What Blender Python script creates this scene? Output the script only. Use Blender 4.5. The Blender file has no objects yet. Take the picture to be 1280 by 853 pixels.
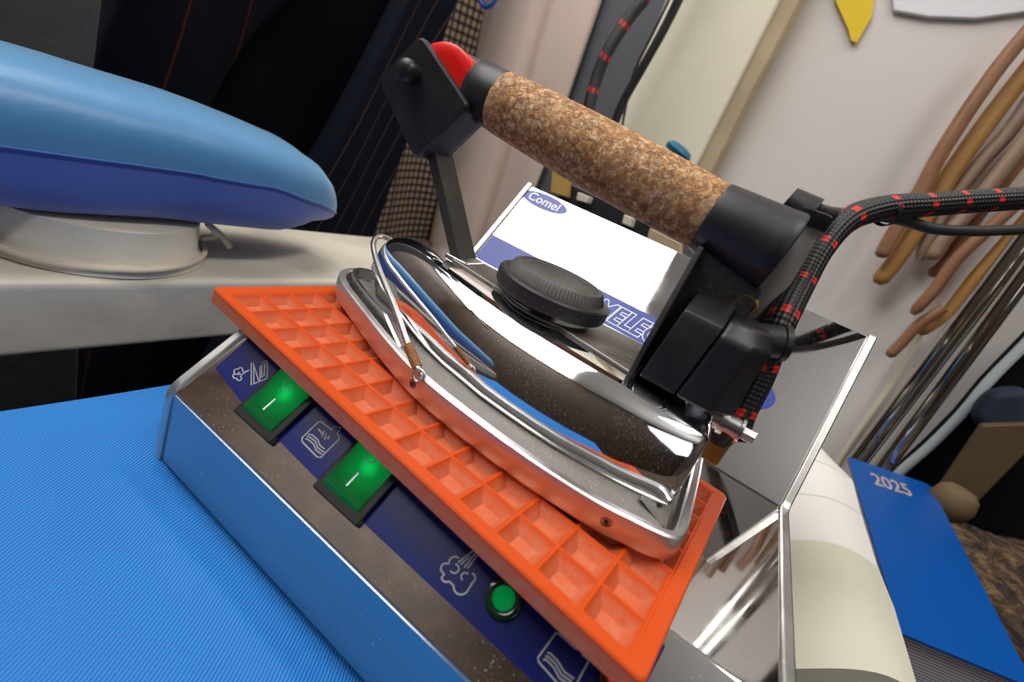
import bpy, bmesh, math, random
from mathutils import Vector, Matrix, noise
random.seed(7)
SC = bpy.context.scene
COL = SC.collection
PI = math.pi

# ------------------------------------------------------------------ camera, world, lights
CAM_RIGHT = Vector((0.75579655, 0.54444727, 0.36379766))
CAM_DOWN = Vector((0.4923708, -0.10626705, -0.86387401))
CAM_FWD = Vector((-0.43167415, 0.83203635, -0.3483862))
CAM_LOC = Vector((0.19741647, -0.1106357, 0.10221278))
FPX = 591.38
cam_d = bpy.data.cameras.new('camera')
cam = bpy.data.objects.new('camera', cam_d)
COL.objects.link(cam)
m3 = Matrix((CAM_RIGHT, -CAM_DOWN, -CAM_FWD)).transposed()
cam.matrix_world = Matrix.Translation(CAM_LOC) @ m3.to_4x4()
cam_d.sensor_width = 36
cam_d.lens = FPX / 1280 * 36
cam_d.clip_start = 0.01
cam_d.clip_end = 50
cam_d.dof.use_dof = True
cam_d.dof.focus_distance = 0.235
cam_d.dof.aperture_fstop = 9
SC.camera = cam

w = bpy.data.worlds.new('world')
SC.world = w
w.use_nodes = True
w.node_tree.nodes['Background'].inputs[0].default_value = (0.75, 0.82, 1.0, 1)
w.node_tree.nodes['Background'].inputs[1].default_value = 0.25

def area(name, loc, target, sx, sy, power, col=(1, 1, 1)):
    d = bpy.data.lights.new(name, 'AREA')
    d.shape = 'RECTANGLE'
    d.size = sx
    d.size_y = sy
    d.energy = power
    d.color = col
    o = bpy.data.objects.new(name, d)
    COL.objects.link(o)
    o.location = loc
    o.rotation_euler = (Vector(target) - Vector(loc)).to_track_quat('-Z', 'Y').to_euler()
    return o

area('ceiling_panel_light', (-0.82, -0.42, 1.53), (-0.82, -0.42, 0), 1.42, 1.6, 42, (1.0, 0.98, 0.96))
area('front_fill', (1.25, -1.15, 0.75), (0.1, 0, 0.05), 0.6, 0.9, 2.2, (0.93, 0.96, 1.0))  # fill light added at the front right, no window stands there
area('back_wall_fill', (0.75, 0.1, 1.53), (0.75, 0.1, 0), 0.2, 0.9, 11, (1.0, 0.97, 0.94))  # unseen overhead fill, added to brighten the back wall
area('ceiling_fill', (1.2, -0.5, 0.95), (0.8, -0.4, 1.55), 0.4, 0.4, 4.5, (1.0, 0.97, 0.92))  # added fill aimed upward so the ceiling reflects brighter, no lamp fitting
SC.view_settings.view_transform = 'Standard'
SC.view_settings.look = 'None'
SC.view_settings.gamma = 1
SC.view_settings.use_curve_mapping = False
SC.view_settings.exposure = 0.08

# ------------------------------------------------------------------ measuring helpers (photo pixel -> point on a real plane)
def ray(u, v):
    return CAM_RIGHT * ((u - 640) / FPX) + CAM_DOWN * ((v - 426.5) / FPX) + CAM_FWD

def on(u, v, axis, val):
    r = ray(u, v)
    k = (val - CAM_LOC[axis]) / r[axis]
    return CAM_LOC + r * k

# iron frame: x from nose to heel, y away from the camera, z up
AX = Vector((0.99, 0.139, 0)).normalized()
AY = Vector((-AX.y, AX.x, 0))
IO = Vector((-0.008, 0.064, 0.0))
IM = Matrix((AX, AY, Vector((0, 0, 1)))).transposed().to_4x4()
IM.translation = IO
IMI = IM.inverted()
# generator frame
BM_ = Matrix.Rotation(0.077, 4, 'Z')
BM_.translation = Vector((0, 0, -0.0079))
BMI = BM_.inverted()

def onF(Minv, u, v, p, n):
    o = Minv @ CAM_LOC
    r = Minv.to_3x3() @ ray(u, v)
    k = (Vector(p) - o).dot(n) / r.dot(n)
    return o + r * k

def onI(u, v, y):
    return onF(IMI, u, v, (0, y / 1000, 0), Vector((0, 1, 0)))

# ------------------------------------------------------------------ materials
def mat(name, color=(0.8, 0.8, 0.8), rough=0.5, metal=0.0, **kw):
    m = bpy.data.materials.new(name)
    m.use_nodes = True
    b = m.node_tree.nodes['Principled BSDF']
    b.inputs['Base Color'].default_value = (*color, 1)
    b.inputs['Roughness'].default_value = rough
    b.inputs['Metallic'].default_value = metal
    for k, v in kw.items():
        k = k.replace('_', ' ')
        b.inputs[k].default_value = v
    return m

def N(m, t, **kw):
    n = m.node_tree.nodes.new(t)
    for k, v in kw.items():
        if k in n.inputs.keys():
            n.inputs[k].default_value = v
        else:
            setattr(n, k, v)
    return n

def L(m, a, b):
    m.node_tree.links.new(a, b)

def BS(m):
    return m.node_tree.nodes['Principled BSDF']

def ramp(m, fac, stops):
    r = N(m, 'ShaderNodeValToRGB')
    el = r.color_ramp.elements
    while len(el) < len(stops):
        el.new(0.5)
    for e, (p, c) in zip(el, stops):
        e.position = p
        e.color = (*c, 1) if len(c) == 3 else c
    L(m, fac, r.inputs[0])
    return r.outputs[0]

def coords(m, scale=(1, 1, 1), rot=(0, 0, 0), which='Object'):
    tc = N(m, 'ShaderNodeTexCoord')
    mp = N(m, 'ShaderNodeMapping')
    mp.inputs['Scale'].default_value = scale
    mp.inputs['Rotation'].default_value = rot
    L(m, tc.outputs[which], mp.inputs[0])
    return mp.outputs[0]

def noise_n(m, vec, scale, detail=4, rough=0.55, dist=0.0):
    n = N(m, 'ShaderNodeTexNoise')
    n.inputs['Scale'].default_value = scale
    n.inputs['Detail'].default_value = detail
    n.inputs['Roughness'].default_value = rough
    n.inputs['Distortion'].default_value = dist
    L(m, vec, n.inputs['Vector'])
    return n.outputs[0]

def bump(m, h, strength, dist):
    b = N(m, 'ShaderNodeBump')
    b.inputs['Strength'].default_value = strength
    b.inputs['Distance'].default_value = dist
    L(m, h, b.inputs['Height'])
    L(m, b.outputs[0], BS(m).inputs['Normal'])

def mixc(m, fac, a, b, mode='MIX'):
    x = N(m, 'ShaderNodeMix', data_type='RGBA', blend_type=mode)
    for s, val in ((0, fac), (6, a), (7, b)):
        if isinstance(val, (int, float)):
            x.inputs[s].default_value = val
        elif isinstance(val, tuple):
            x.inputs[s].default_value = (*val, 1)
        else:
            L(m, val, x.inputs[s])
    return x.outputs[2]

def math_n(m, op, a, b=None, clamp=False):
    x = N(m, 'ShaderNodeMath', operation=op, use_clamp=clamp)
    for i, val in enumerate((a, b)):
        if val is None: continue
        if isinstance(val, (int, float)):
            x.inputs[i].default_value = val
        else:
            L(m, val, x.inputs[i])
    return x.outputs[0]

def dusty_metal(name, color, r0, r1, speck=(0.45, 0.43, 0.4), thr=0.66, sc=900, metal=1.0, mott=None):
    """metal with smudged roughness and small dust specks"""
    m = mat(name, color, r0, metal)
    v = coords(m)
    n1 = noise_n(m, v, 22, 5, 0.6, 0.4)
    L(m, ramp(m, n1, [(0.42, (r0,) * 3), (0.72, (r1,) * 3)]), BS(m).inputs['Roughness'])
    n2 = noise_n(m, v, sc, 2, 0.5)
    n3 = noise_n(m, v, 35, 3, 0.6)
    f = math_n(m, 'MULTIPLY', ramp(m, n2, [(thr, (0,) * 3), (thr + 0.05, (1,) * 3)]), ramp(m, n3, [(0.42, (0.0,) * 3), (0.62, (1,) * 3)]))
    base = color
    if mott:
        n4 = noise_n(m, v, mott[0], 6, 0.65, 0.6)
        base = mixc(m, ramp(m, n4, [(0.38, (0,) * 3), (0.66, (1,) * 3)]), color, mott[1])
    L(m, mixc(m, f, base, speck), BS(m).inputs['Base Color'])
    L(m, math_n(m, 'MULTIPLY', math_n(m, 'SUBTRACT', 1.0, f), metal), BS(m).inputs['Metallic'])
    return m

M = {}
M['chrome'] = dusty_metal('chrome', (0.86, 0.87, 0.89), 0.035, 0.085, speck=(0.5, 0.5, 0.5), thr=0.66, sc=3200)
M['mirror_steel'] = dusty_metal('mirror_steel', (0.68, 0.665, 0.655), 0.02, 0.10, speck=(0.6, 0.58, 0.55), thr=0.68, sc=1800)
M['front_steel'] = dusty_metal('front_steel', (0.47, 0.48, 0.50), 0.20, 0.32, speck=(0.5, 0.5, 0.5), thr=0.72, sc=500)
M['sheet_edge'] = dusty_metal('sheet_edge', (0.68, 0.68, 0.66), 0.35, 0.5, thr=0.8, mott=(60, (0.52, 0.50, 0.47)))
M['aluminium'] = dusty_metal('aluminium', (0.74, 0.73, 0.72), 0.34, 0.5, speck=(0.5, 0.45, 0.4), thr=0.72, sc=600, mott=(40, (0.68, 0.66, 0.65)))
M['cast_metal'] = dusty_metal('cast_metal', (0.22, 0.205, 0.195), 0.5, 0.68, speck=(0.45, 0.36, 0.22), thr=0.6, sc=1400, metal=0.7, mott=(70, (0.22, 0.20, 0.19)))
M['worn_plate'] = dusty_metal('worn_plate', (0.25, 0.225, 0.20), 0.52, 0.7, speck=(0.4, 0.38, 0.36), thr=0.64, sc=900, metal=0.75, mott=(120, (0.17, 0.15, 0.135)))
M['wire_steel'] = dusty_metal('wire_steel', (0.62, 0.60, 0.57), 0.2, 0.4, thr=0.8)
M['rusty_wire'] = dusty_metal('rusty_wire', (0.35, 0.14, 0.06), 0.6, 0.8, speck=(0.45, 0.25, 0.1), thr=0.5, sc=1500, metal=0.3)
M['brass'] = dusty_metal('brass', (0.38, 0.23, 0.07), 0.3, 0.5, thr=0.7, metal=1.0)
M['nut_steel'] = mat('nut_steel', (0.75, 0.75, 0.74), 0.2, 1)
M['dark_hole'] = mat('dark_hole', (0.02, 0.018, 0.016), 0.6)
M['hole_rim'] = mat('hole_rim', (0.18, 0.12, 0.08), 0.4, 0.8)

def plastic(name, col, rough, dust=0.15, sc=2600, spec=0.5):
    m = mat(name, col, rough)
    v = coords(m)
    n2 = noise_n(m, v, sc, 2, 0.5)
    f = ramp(m, n2, [(0.64, (0,) * 3), (0.74, (dust,) * 3)])
    L(m, mixc(m, f, col, (0.55, 0.52, 0.48)), BS(m).inputs['Base Color'])
    n1 = noise_n(m, v, 60, 4, 0.6)
    L(m, ramp(m, n1, [(0.35, (rough - 0.06,) * 3), (0.7, (rough + 0.1,) * 3)]), BS(m).inputs['Roughness'])
    bump(m, n2, 0.08, 0.0002)
    return m
M['black_plastic'] = plastic('black_plastic', (0.012, 0.012, 0.014), 0.42)
M['dusty_black'] = plastic('dusty_black', (0.022, 0.021, 0.021), 0.5, 0.5)
M['knob_top'] = plastic('knob_top', (0.11, 0.104, 0.095), 0.55, 0.4)
M['grey_pipe'] = plastic('grey_pipe', (0.27, 0.255, 0.245), 0.5, 0.1)
M['cable_rubber'] = plastic('cable_rubber', (0.03, 0.03, 0.028), 0.5, 0.1)
M['post_paint'] = plastic('post_paint', (0.045, 0.04, 0.035), 0.45, 0.3)
M['red_plastic'] = mat('red_plastic', (0.9, 0.012, 0.008), 0.3)
BS(M['red_plastic']).inputs['Subsurface Weight'].default_value = 0.2
BS(M['red_plastic']).inputs['Subsurface Scale'].default_value = 0.004
M['print_grey'] = mat('print_grey', (0.50, 0.49, 0.47), 0.5)
M['print_white'] = mat('print_white', (0.85, 0.86, 0.9), 0.45)
M['label_white'] = mat('label_white', (0.8, 0.8, 0.82), 0.4)
M['label_blue'] = mat('label_blue', (0.003, 0.010, 0.12), 0.28, Specular_IOR_Level=0.3)
M['sticker_blue'] = mat('sticker_blue', (0.03, 0.055, 0.32), 0.35)
M['bezel'] = plastic('bezel', (0.012, 0.011, 0.010), 0.4, 0.08)
BS(M['bezel']).inputs['Specular IOR Level'].default_value = 0.25

# orange silicone
m = mat('orange_silicone', (0.80, 0.10, 0.02), 0.42)
v = coords(m)
geo = N(m, 'ShaderNodeSeparateXYZ')
L(m, v, geo.inputs[0])
pit = ramp(m, math_n(m, 'MULTIPLY', geo.outputs[2], -200.0), [(0.02, (0,) * 3), (0.45, (1,) * 3)])
na = noise_n(m, v, 260, 6, 0.7, 0.5)
nb = noise_n(m, v, 30, 3, 0.5)
dustf = math_n(m, 'MULTIPLY', math_n(m, 'MULTIPLY', ramp(m, na, [(0.36, (0,) * 3), (0.72, (1,) * 3)]), ramp(m, nb, [(0.3, (0.45,) * 3), (0.65, (1,) * 3)])), pit)
dustf2 = math_n(m, 'ADD', math_n(m, 'MULTIPLY', dustf, 0.42), math_n(m, 'MULTIPLY', pit, 0.2))
L(m, mixc(m, dustf2, (0.60, 0.072, 0.006), (0.50, 0.27, 0.17)), BS(m).inputs['Base Color'])
BS(m).inputs['Subsurface Weight'].default_value = 0.1
BS(m).inputs['Subsurface Scale'].default_value = 0.003
BS(m).inputs['Subsurface Radius'].default_value = (1, 0.25, 0.1)
BS(m).inputs['Specular IOR Level'].default_value = 0.3
bump(m, na, 0.15, 0.0003)
M['silicone'] = m

# cork
m = mat('cork', (0.45, 0.25, 0.12), 0.62)
v = coords(m)
ndw = N(m, 'ShaderNodeTexNoise'); ndw.inputs['Scale'].default_value = 500; ndw.inputs['Detail'].default_value = 3
L(m, v, ndw.inputs['Vector'])
wv = N(m, 'ShaderNodeVectorMath', operation='MULTIPLY_ADD')
L(m, ndw.outputs['Color'], wv.inputs[0]); wv.inputs[1].default_value = (0.0045,) * 3; L(m, v, wv.inputs[2])
vor = N(m, 'ShaderNodeTexVoronoi'); vor.inputs['Scale'].default_value = 430
L(m, wv.outputs[0], vor.inputs['Vector'])
vd = N(m, 'ShaderNodeTexVoronoi', feature='DISTANCE_TO_EDGE'); vd.inputs['Scale'].default_value = 430
L(m, wv.outputs[0], vd.inputs['Vector'])
sep = N(m, 'ShaderNodeSeparateColor'); L(m, vor.outputs['Color'], sep.inputs[0])
c1 = ramp(m, sep.outputs[0], [(0.0, (0.42, 0.16, 0.04)), (0.35, (0.66, 0.32, 0.10)), (0.7, (0.76, 0.45, 0.19)), (1.0, (0.80, 0.56, 0.34))])
edge = ramp(m, vd.outputs['Distance'], [(0.0, (0.55,) * 3), (0.09, (1,) * 3)])
nn = noise_n(m, v, 420, 6, 0.7, 0.8)
nn2 = noise_n(m, v, 60, 3, 0.6)
c2 = mixc(m, 0.75, c1, edge, 'MULTIPLY')
c3 = mixc(m, ramp(m, nn, [(0.42, (1,) * 3), (0.56, (0,) * 3)]), c2, (0.13, 0.045, 0.015))
c3 = mixc(m, 0.8, c2, c3)
c4 = mixc(m, ramp(m, nn2, [(0.45, (0,) * 3), (0.75, (0.45,) * 3)]), c3, (0.60, 0.30, 0.13))
L(m, c4, BS(m).inputs['Base Color'])
bump(m, math_n(m, 'ADD', edge, nn), 0.7, 0.0008)
M['cork'] = m

# blue twill cover
def twill(name, base, light, rot, sc, fx=0.5):
    m = mat(name, base, 0.62)
    v = coords(m, (1, 1, 1), (0, 0, rot))
    wv = N(m, 'ShaderNodeTexWave', wave_type='BANDS', bands_direction='X', wave_profile='SIN')
    wv.inputs['Scale'].default_value = sc
    wv.inputs['Distortion'].default_value = 0.6
    wv.inputs['Detail'].default_value = 1
    wv.inputs['Detail Scale'].default_value = 2
    L(m, v, wv.inputs['Vector'])
    w2 = N(m, 'ShaderNodeTexWave', wave_type='BANDS', bands_direction='Y')
    w2.inputs['Scale'].default_value = sc * 1.6
    L(m, v, w2.inputs['Vector'])
    f = math_n(m, 'MULTIPLY', wv.outputs['Fac'], math_n(m, 'ADD', math_n(m, 'MULTIPLY', w2.outputs['Fac'], 0.45), 0.55))
    nb = noise_n(m, coords(m), 14, 3, 0.5)
    c = mixc(m, math_n(m, 'MULTIPLY', f, fx), base, light)
    L(m, mixc(m, ramp(m, nb, [(0.3, (0,) * 3), (0.7, (0.12,) * 3)]), c, light), BS(m).inputs['Base Color'])
    BS(m).inputs['Sheen Weight'].default_value = 0.1
    BS(m).inputs['Sheen Tint'].default_value = (0.55, 0.8, 1, 1)
    BS(m).inputs['Specular IOR Level'].default_value = 0.25
    bump(m, f, 0.35, 0.0004)
    return m
M['board_cloth'] = twill('board_cloth', (0.0, 0.07, 0.36), (0.045, 0.31, 0.72), -0.607, 262, 1.0)

def cloth(name, col, rough=0.8, sheen=0.3, tint=(1, 1, 1), sc=60, b=0.3, dist=0.002):
    m = mat(name, col, rough)
    BS(m).inputs['Sheen Weight'].default_value = sheen
    BS(m).inputs['Sheen Tint'].default_value = (*tint, 1)
    v = coords(m)
    bump(m, noise_n(m, v, sc, 5, 0.6), b, dist)
    return m
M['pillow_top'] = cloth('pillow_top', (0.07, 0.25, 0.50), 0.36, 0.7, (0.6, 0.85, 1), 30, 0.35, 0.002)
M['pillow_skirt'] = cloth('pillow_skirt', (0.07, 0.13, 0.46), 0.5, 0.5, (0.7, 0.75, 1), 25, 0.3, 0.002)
M['piping'] = cloth('piping', (0.03, 0.12, 0.45), 0.5)
M['cream_paint'] = dusty_metal('cream_paint', (0.80, 0.74, 0.60), 0.3, 0.45, speck=(0.35, 0.27, 0.2), thr=0.76, sc=120, metal=0.0, mott=(9, (0.55, 0.51, 0.44)))
M['cream_cord'] = cloth('cream_cord', (0.62, 0.54, 0.42), 0.6, 0.1)

def wallpaint(name, c1, c2, sc=2.5):
    m = mat(name, c1, 0.7)
    v = coords(m)
    n = noise_n(m, v, sc, 4, 0.5)
    L(m, mixc(m, ramp(m, n, [(0.35, (0,) * 3), (0.65, (1,) * 3)]), c1, c2), BS(m).inputs['Base Color'])
    bump(m, noise_n(m, v, 40, 5, 0.6), 0.1, 0.003)
    return m
M['wall'] = wallpaint('wall', (0.72, 0.68, 0.66), (0.68, 0.62, 0.57))
M['cream_wall'] = wallpaint('cream_wall', (0.82, 0.77, 0.60), (0.79, 0.74, 0.57))
M['tan_edge'] = wallpaint('tan_edge', (0.52, 0.42, 0.26), (0.45, 0.35, 0.22), 20)
M['white_paint'] = wallpaint('white_paint', (0.8, 0.8, 0.82), (0.76, 0.76, 0.78))
M['grey_panel'] = wallpaint('grey_panel', (0.12, 0.125, 0.14), (0.10, 0.105, 0.12))
M['room_wall'] = wallpaint('room_wall', (0.12, 0.09, 0.075), (0.05, 0.038, 0.032), 1.5)
M['ceiling'] = wallpaint('ceiling', (0.8, 0.8, 0.8), (0.76, 0.76, 0.76))
M['dark_floor'] = wallpaint('dark_floor', (0.03, 0.022, 0.018), (0.05, 0.035, 0.025), 6)
M['dark_wood'] = wallpaint('dark_wood', (0.035, 0.02, 0.012), (0.06, 0.035, 0.018), 10)
M['yellow'] = mat('yellow', (0.80, 0.55, 0.0), 0.6)
M['teal'] = mat('teal', (0.01, 0.13, 0.22), 0.4)
M['blue_ring'] = mat('blue_ring', (0.01, 0.12, 0.65), 0.35)
M['ivory'] = mat('ivory', (0.7, 0.64, 0.5), 0.45)
M['ochre'] = mat('ochre', (0.50, 0.30, 0.08), 0.5)
M['pale_blue_edge'] = mat('pale_blue_edge', (0.55, 0.62, 0.62), 0.5)
M['brown_board'] = wallpaint('brown_board', (0.10, 0.06, 0.02), (0.08, 0.045, 0.016), 20)
M['chrome_pipe'] = mat('chrome_pipe', (0.62, 0.6, 0.57), 0.08, 1)

def wood(name, a, b):
    m = mat(name, a, 0.5)
    v = coords(m, (1, 1, 0.12))
    n = noise_n(m, v, 130, 5, 0.65, 1.0)
    L(m, mixc(m, ramp(m, n, [(0.35, (0,) * 3), (0.65, (1,) * 3)]), a, b), BS(m).inputs['Base Color'])
    return m
M['wood_honey'] = wood('wood_honey', (0.50, 0.27, 0.075), (0.36, 0.17, 0.05))
M['wood_brown'] = wood('wood_brown', (0.36, 0.18, 0.09), (0.25, 0.115, 0.055))
M['wood_pale'] = wood('wood_pale', (0.42, 0.30, 0.21), (0.33, 0.22, 0.15))

def stripes(name, base, line, period, width, rot=(0, 0, 0), axis='x'):
    """fine regular woven stripes"""
    m = mat(name, base, 0.85)
    v = coords(m, (1, 1, 1), rot)
    s = N(m, 'ShaderNodeSeparateXYZ'); L(m, v, s.inputs[0])
    a = math_n(m, 'FRACT', math_n(m, 'MULTIPLY', s.outputs['xyz'.index(axis)], 1.0 / period))
    f = math_n(m, 'LESS_THAN', a, width)
    L(m, mixc(m, f, base, line), BS(m).inputs['Base Color'])
    BS(m).inputs['Specular IOR Level'].default_value = 0.15
    bump(m, noise_n(m, coords(m), 500, 3, 0.6), 0.2, 0.0005)
    return m
PINS = 0.31
M['navy_pinstripe'] = stripes('navy_pinstripe', (0.006, 0.008, 0.018), (0.11, 0.062, 0.042), 0.028, 0.055, (0, PINS, 0), 'x')
M['navy_red_stripe'] = stripes('navy_red_stripe', (0.004, 0.005, 0.012), (0.07, 0.017, 0.008), 0.075, 0.03, (0, 0.12, 0), 'x')
M['black_cloth'] = cloth('black_cloth', (0.003, 0.003, 0.006), 0.9, 0.0)
BS(M['black_cloth']).inputs['Specular IOR Level'].default_value = 0.15
M['grey_wool'] = cloth('grey_wool', (0.05, 0.056, 0.056), 0.9, 0.1, (1, 1, 1), 45, 0.8, 0.003)
M['beige_cloth'] = cloth('beige_cloth', (0.68, 0.54, 0.46), 0.85, 0.3, (1, 0.9, 0.85), 20, 0.3, 0.003)
m = mat('tweed_check', (0.3, 0.2, 0.12), 0.9)
v = coords(m, (1, 1, 1), (0, -0.12, 0))
s = N(m, 'ShaderNodeSeparateXYZ'); L(m, v, s.inputs[0])
def band(out, per, wdt):
    return math_n(m, 'LESS_THAN', math_n(m, 'FRACT', math_n(m, 'MULTIPLY', out, 1.0 / per)), wdt)
fx_, fz_ = band(s.outputs[0], 0.0135, 0.42), band(s.outputs[2], 0.0135, 0.42)
su = math_n(m, 'ADD', fx_, fz_)
cc = ramp(m, math_n(m, 'MULTIPLY', su, 0.5), [(0.0, (0.42, 0.31, 0.22)), (0.5, (0.10, 0.065, 0.05)), (1.0, (0.012, 0.010, 0.014))])
cc.node.color_ramp.interpolation = 'CONSTANT'
cc.node.color_ramp.elements[1].position = 0.3
cc.node.color_ramp.elements[2].position = 0.8
fb = band(s.outputs[0], 0.063, 0.08)
L(m, mixc(m, math_n(m, 'MULTIPLY', fb, 0.6), cc, (0.02, 0.03, 0.07)), BS(m).inputs['Base Color'])
bump(m, noise_n(m, coords(m), 600, 3, 0.6), 0.3, 0.0006)
M['tweed'] = m

# black braid with red flecks, mapped with UV (u around 0..1, v along in metres)
def braid(name, fleck=0.021):
    m = mat(name, (0.012, 0.012, 0.012), 0.5)
    tc = N(m, 'ShaderNodeTexCoord')
    s = N(m, 'ShaderNodeSeparateXYZ'); L(m, tc.outputs['UV'], s.inputs[0])
    U, V = s.outputs[0], s.outputs[1]
    a = math_n(m, 'SINE', math_n(m, 'ADD', math_n(m, 'MULTIPLY', U, 2 * PI * 9), math_n(m, 'MULTIPLY', V, 2 * PI / 0.0042)))
    b = math_n(m, 'SINE', math_n(m, 'SUBTRACT', math_n(m, 'MULTIPLY', U, 2 * PI * 9), math_n(m, 'MULTIPLY', V, 2 * PI / 0.0042)))
    h = math_n(m, 'MULTIPLY', a, b)
    # red flecks: row every `fleck`, seven around, slanted
    r = math_n(m, 'FRACT', math_n(m, 'ADD', math_n(m, 'MULTIPLY', V, 1 / fleck), math_n(m, 'MULTIPLY', math_n(m, 'SINE', math_n(m, 'MULTIPLY', U, 2 * PI)), 0.08)))
    f1 = math_n(m, 'LESS_THAN', math_n(m, 'ABSOLUTE', math_n(m, 'SUBTRACT', r, 0.5)), 0.075)
    q = math_n(m, 'FRACT', math_n(m, 'MULTIPLY', U, 7.0))
    f2 = math_n(m, 'LESS_THAN', math_n(m, 'ABSOLUTE', math_n(m, 'SUBTRACT', q, 0.5)), 0.27)
    f = math_n(m, 'MULTIPLY', f1, f2)
    base = ramp(m, h, [(0.0, (0.008, 0.008, 0.008)), (0.9, (0.035, 0.033, 0.03))])
    L(m, mixc(m, f, base, (0.75, 0.015, 0.012)), BS(m).inputs['Base Color'])
    bump(m, h, 0.5, 0.0006)
    return m
M['braid'] = braid('braid')

# green backlit rocker
def glow_green(name, cx, cy, cz, rad, strength):
    m = mat(name, (0.0, 0.035, 0.010), 0.14, Specular_IOR_Level=0.25)
    v = coords(m)
    d = N(m, 'ShaderNodeVectorMath', operation='DISTANCE')
    L(m, v, d.inputs[0]); d.inputs[1].default_value = (cx, cy, cz)
    f = ramp(m, math_n(m, 'DIVIDE', d.outputs['Value'], rad), [(0.0, (1,) * 3), (0.4, (0.30,) * 3), (1.0, (0.10,) * 3)])
    wv = N(m, 'ShaderNodeTexWave', bands_direction='X'); wv.inputs['Scale'].default_value = 420
    L(m, v, wv.inputs['Vector'])
    k = math_n(m, 'MULTIPLY', f, math_n(m, 'ADD', 0.75, math_n(m, 'MULTIPLY', wv.outputs['Fac'], 0.25)))
    BS(m).inputs['Emission Color'].default_value = (0.0, 0.85, 0.13, 1)
    L(m, math_n(m, 'MULTIPLY', k, strength), BS(m).inputs['Emission Strength'])
    bump(m, wv.outputs['Fac'], 0.25, 0.0002)
    return m

# ------------------------------------------------------------------ mesh helpers
class MB:
    def __init__(s):
        s.v = []; s.f = []; s.uv = {}
    def add(s, vs, fs):
        o = len(s.v)
        s.v += [Vector(p) for p in vs]
        s.f += [[i + o for i in f] for f in fs]
        return o
    def box(s, lo, hi, T=None):
        p = [Vector((x, y, z)) for x in (lo[0], hi[0]) for y in (lo[1], hi[1]) for z in (lo[2], hi[2])]
        if T: p = [T @ q for q in p]
        s.add(p, [(0, 1, 3, 2), (4, 6, 7, 5), (0, 4, 5, 1), (2, 3, 7, 6), (0, 2, 6, 4), (1, 5, 7, 3)])
    def loft(s, rings, cap0=True, cap1=True, closed=True):
        n = len(rings[0]); vs = [p for r in rings for p in r]; fs = []
        for k in range(len(rings) - 1):
            for i in range(n if closed else n - 1):
                j = (i + 1) % n
                fs.append((k * n + i, k * n + j, (k + 1) * n + j, (k + 1) * n + i))
        if cap0: fs.append(tuple(range(n))[::-1])
        if cap1: fs.append(tuple((len(rings) - 1) * n + i for i in range(n)))
        s.add(vs, fs)
    def prism(s, poly, d):
        d = Vector(d)
        s.loft([[Vector(p) for p in poly], [Vector(p) + d for p in poly]])
    def lathe(s, prof, T=None, n=48, cap=True):
        rings = []
        for r, z in prof:
            ring = [Vector((r * math.cos(2 * PI * i / n), r * math.sin(2 * PI * i / n), z)) for i in range(n)]
            if T: ring = [T @ q for q in ring]
            rings.append(ring)
        s.loft(rings, cap, cap)
    def tube(s, pts, r, n=12, cap=True, closed=False):
        pts = [Vector(p) for p in pts]
        rs = r if isinstance(r, (list, tuple)) else [r] * len(pts)
        rings = []; prev = None; dist = 0; ds = []
        for i, p in enumerate(pts):
            a = pts[i - 1] if i > 0 else (pts[-1] if closed else p)
            b = pts[i + 1] if i < len(pts) - 1 else (pts[0] if closed else p)
            t = (b - a).normalized()
            if prev is None:
                u = t.orthogonal().normalized()
            else:
                u = (prev - t * prev.dot(t)).normalized()
            prev = u; w_ = t.cross(u)
            rings.append([p + (u * math.cos(2 * PI * k / n) + w_ * math.sin(2 * PI * k / n)) * rs[i] for k in range(n)])
            if i: dist += (pts[i] - pts[i - 1]).length
            ds.append(dist)
        f0 = len(s.f)
        s.loft(rings, cap and not closed, cap and not closed)
        for k in range(len(rings) - 1):
            for i in range(n):
                s.uv[f0 + k * n + i] = ((i / n, ds[k]), ((i + 1) / n, ds[k]), ((i + 1) / n, ds[k + 1]), (i / n, ds[k + 1]))
        if closed:
            o = len(s.v) - len(rings) * n; last = len(s.v) - n
            for i in range(n):
                j = (i + 1) % n
                s.f.append([last + i, last + j, o + j, o + i])
    def build(s, name, m, parent=None, smooth=40, bevel=0.0, seg=2, sub=0, T=None, wn=False):
        me = bpy.data.meshes.new(name)
        vs = [T @ p for p in s.v] if T else s.v
        me.from_pydata([tuple(p) for p in vs], [], s.f)
        if s.uv:
            ul = me.uv_layers.new(name='UVMap')
            for fi, uvs in s.uv.items():
                for li, q in zip(me.polygons[fi].loop_indices, uvs):
                    ul.data[li].uv = q
        bm = bmesh.new(); bm.from_mesh(me)
        bmesh.ops.recalc_face_normals(bm, faces=bm.faces)
        bm.to_mesh(me); bm.free()
        me.materials.append(m)
        if smooth:
            me.shade_smooth()
            if smooth < 180 and not sub: me.set_sharp_from_angle(angle=math.radians(smooth))
        o = bpy.data.objects.new(name, me)
        COL.objects.link(o)
        if parent: o.parent = parent
        if bevel:
            b = o.modifiers.new('bevel', 'BEVEL'); b.width = bevel; b.segments = seg; b.limit_method = 'ANGLE'; b.angle_limit = math.radians(35)
            b.harden_normals = True
        if wn:
            q = o.modifiers.new('wn', 'WEIGHTED_NORMAL'); q.keep_sharp = True
        if sub:
            u = o.modifiers.new('sub', 'SUBSURF'); u.levels = sub; u.render_levels = sub
        return o

def tag(o, label=None, cat=None, group=None, kind=None):
    if label: o['label'] = label
    if cat: o['category'] = cat
    if group: o['group'] = group
    if kind: o['kind'] = kind
    return o

def empty(name, label=None, cat=None, mw=None, group=None):
    o = bpy.data.objects.new(name, None)
    o.empty_display_size = 0.02
    COL.objects.link(o)
    if mw is not None: o.matrix_world = mw
    return tag(o, label, cat, group)

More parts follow.
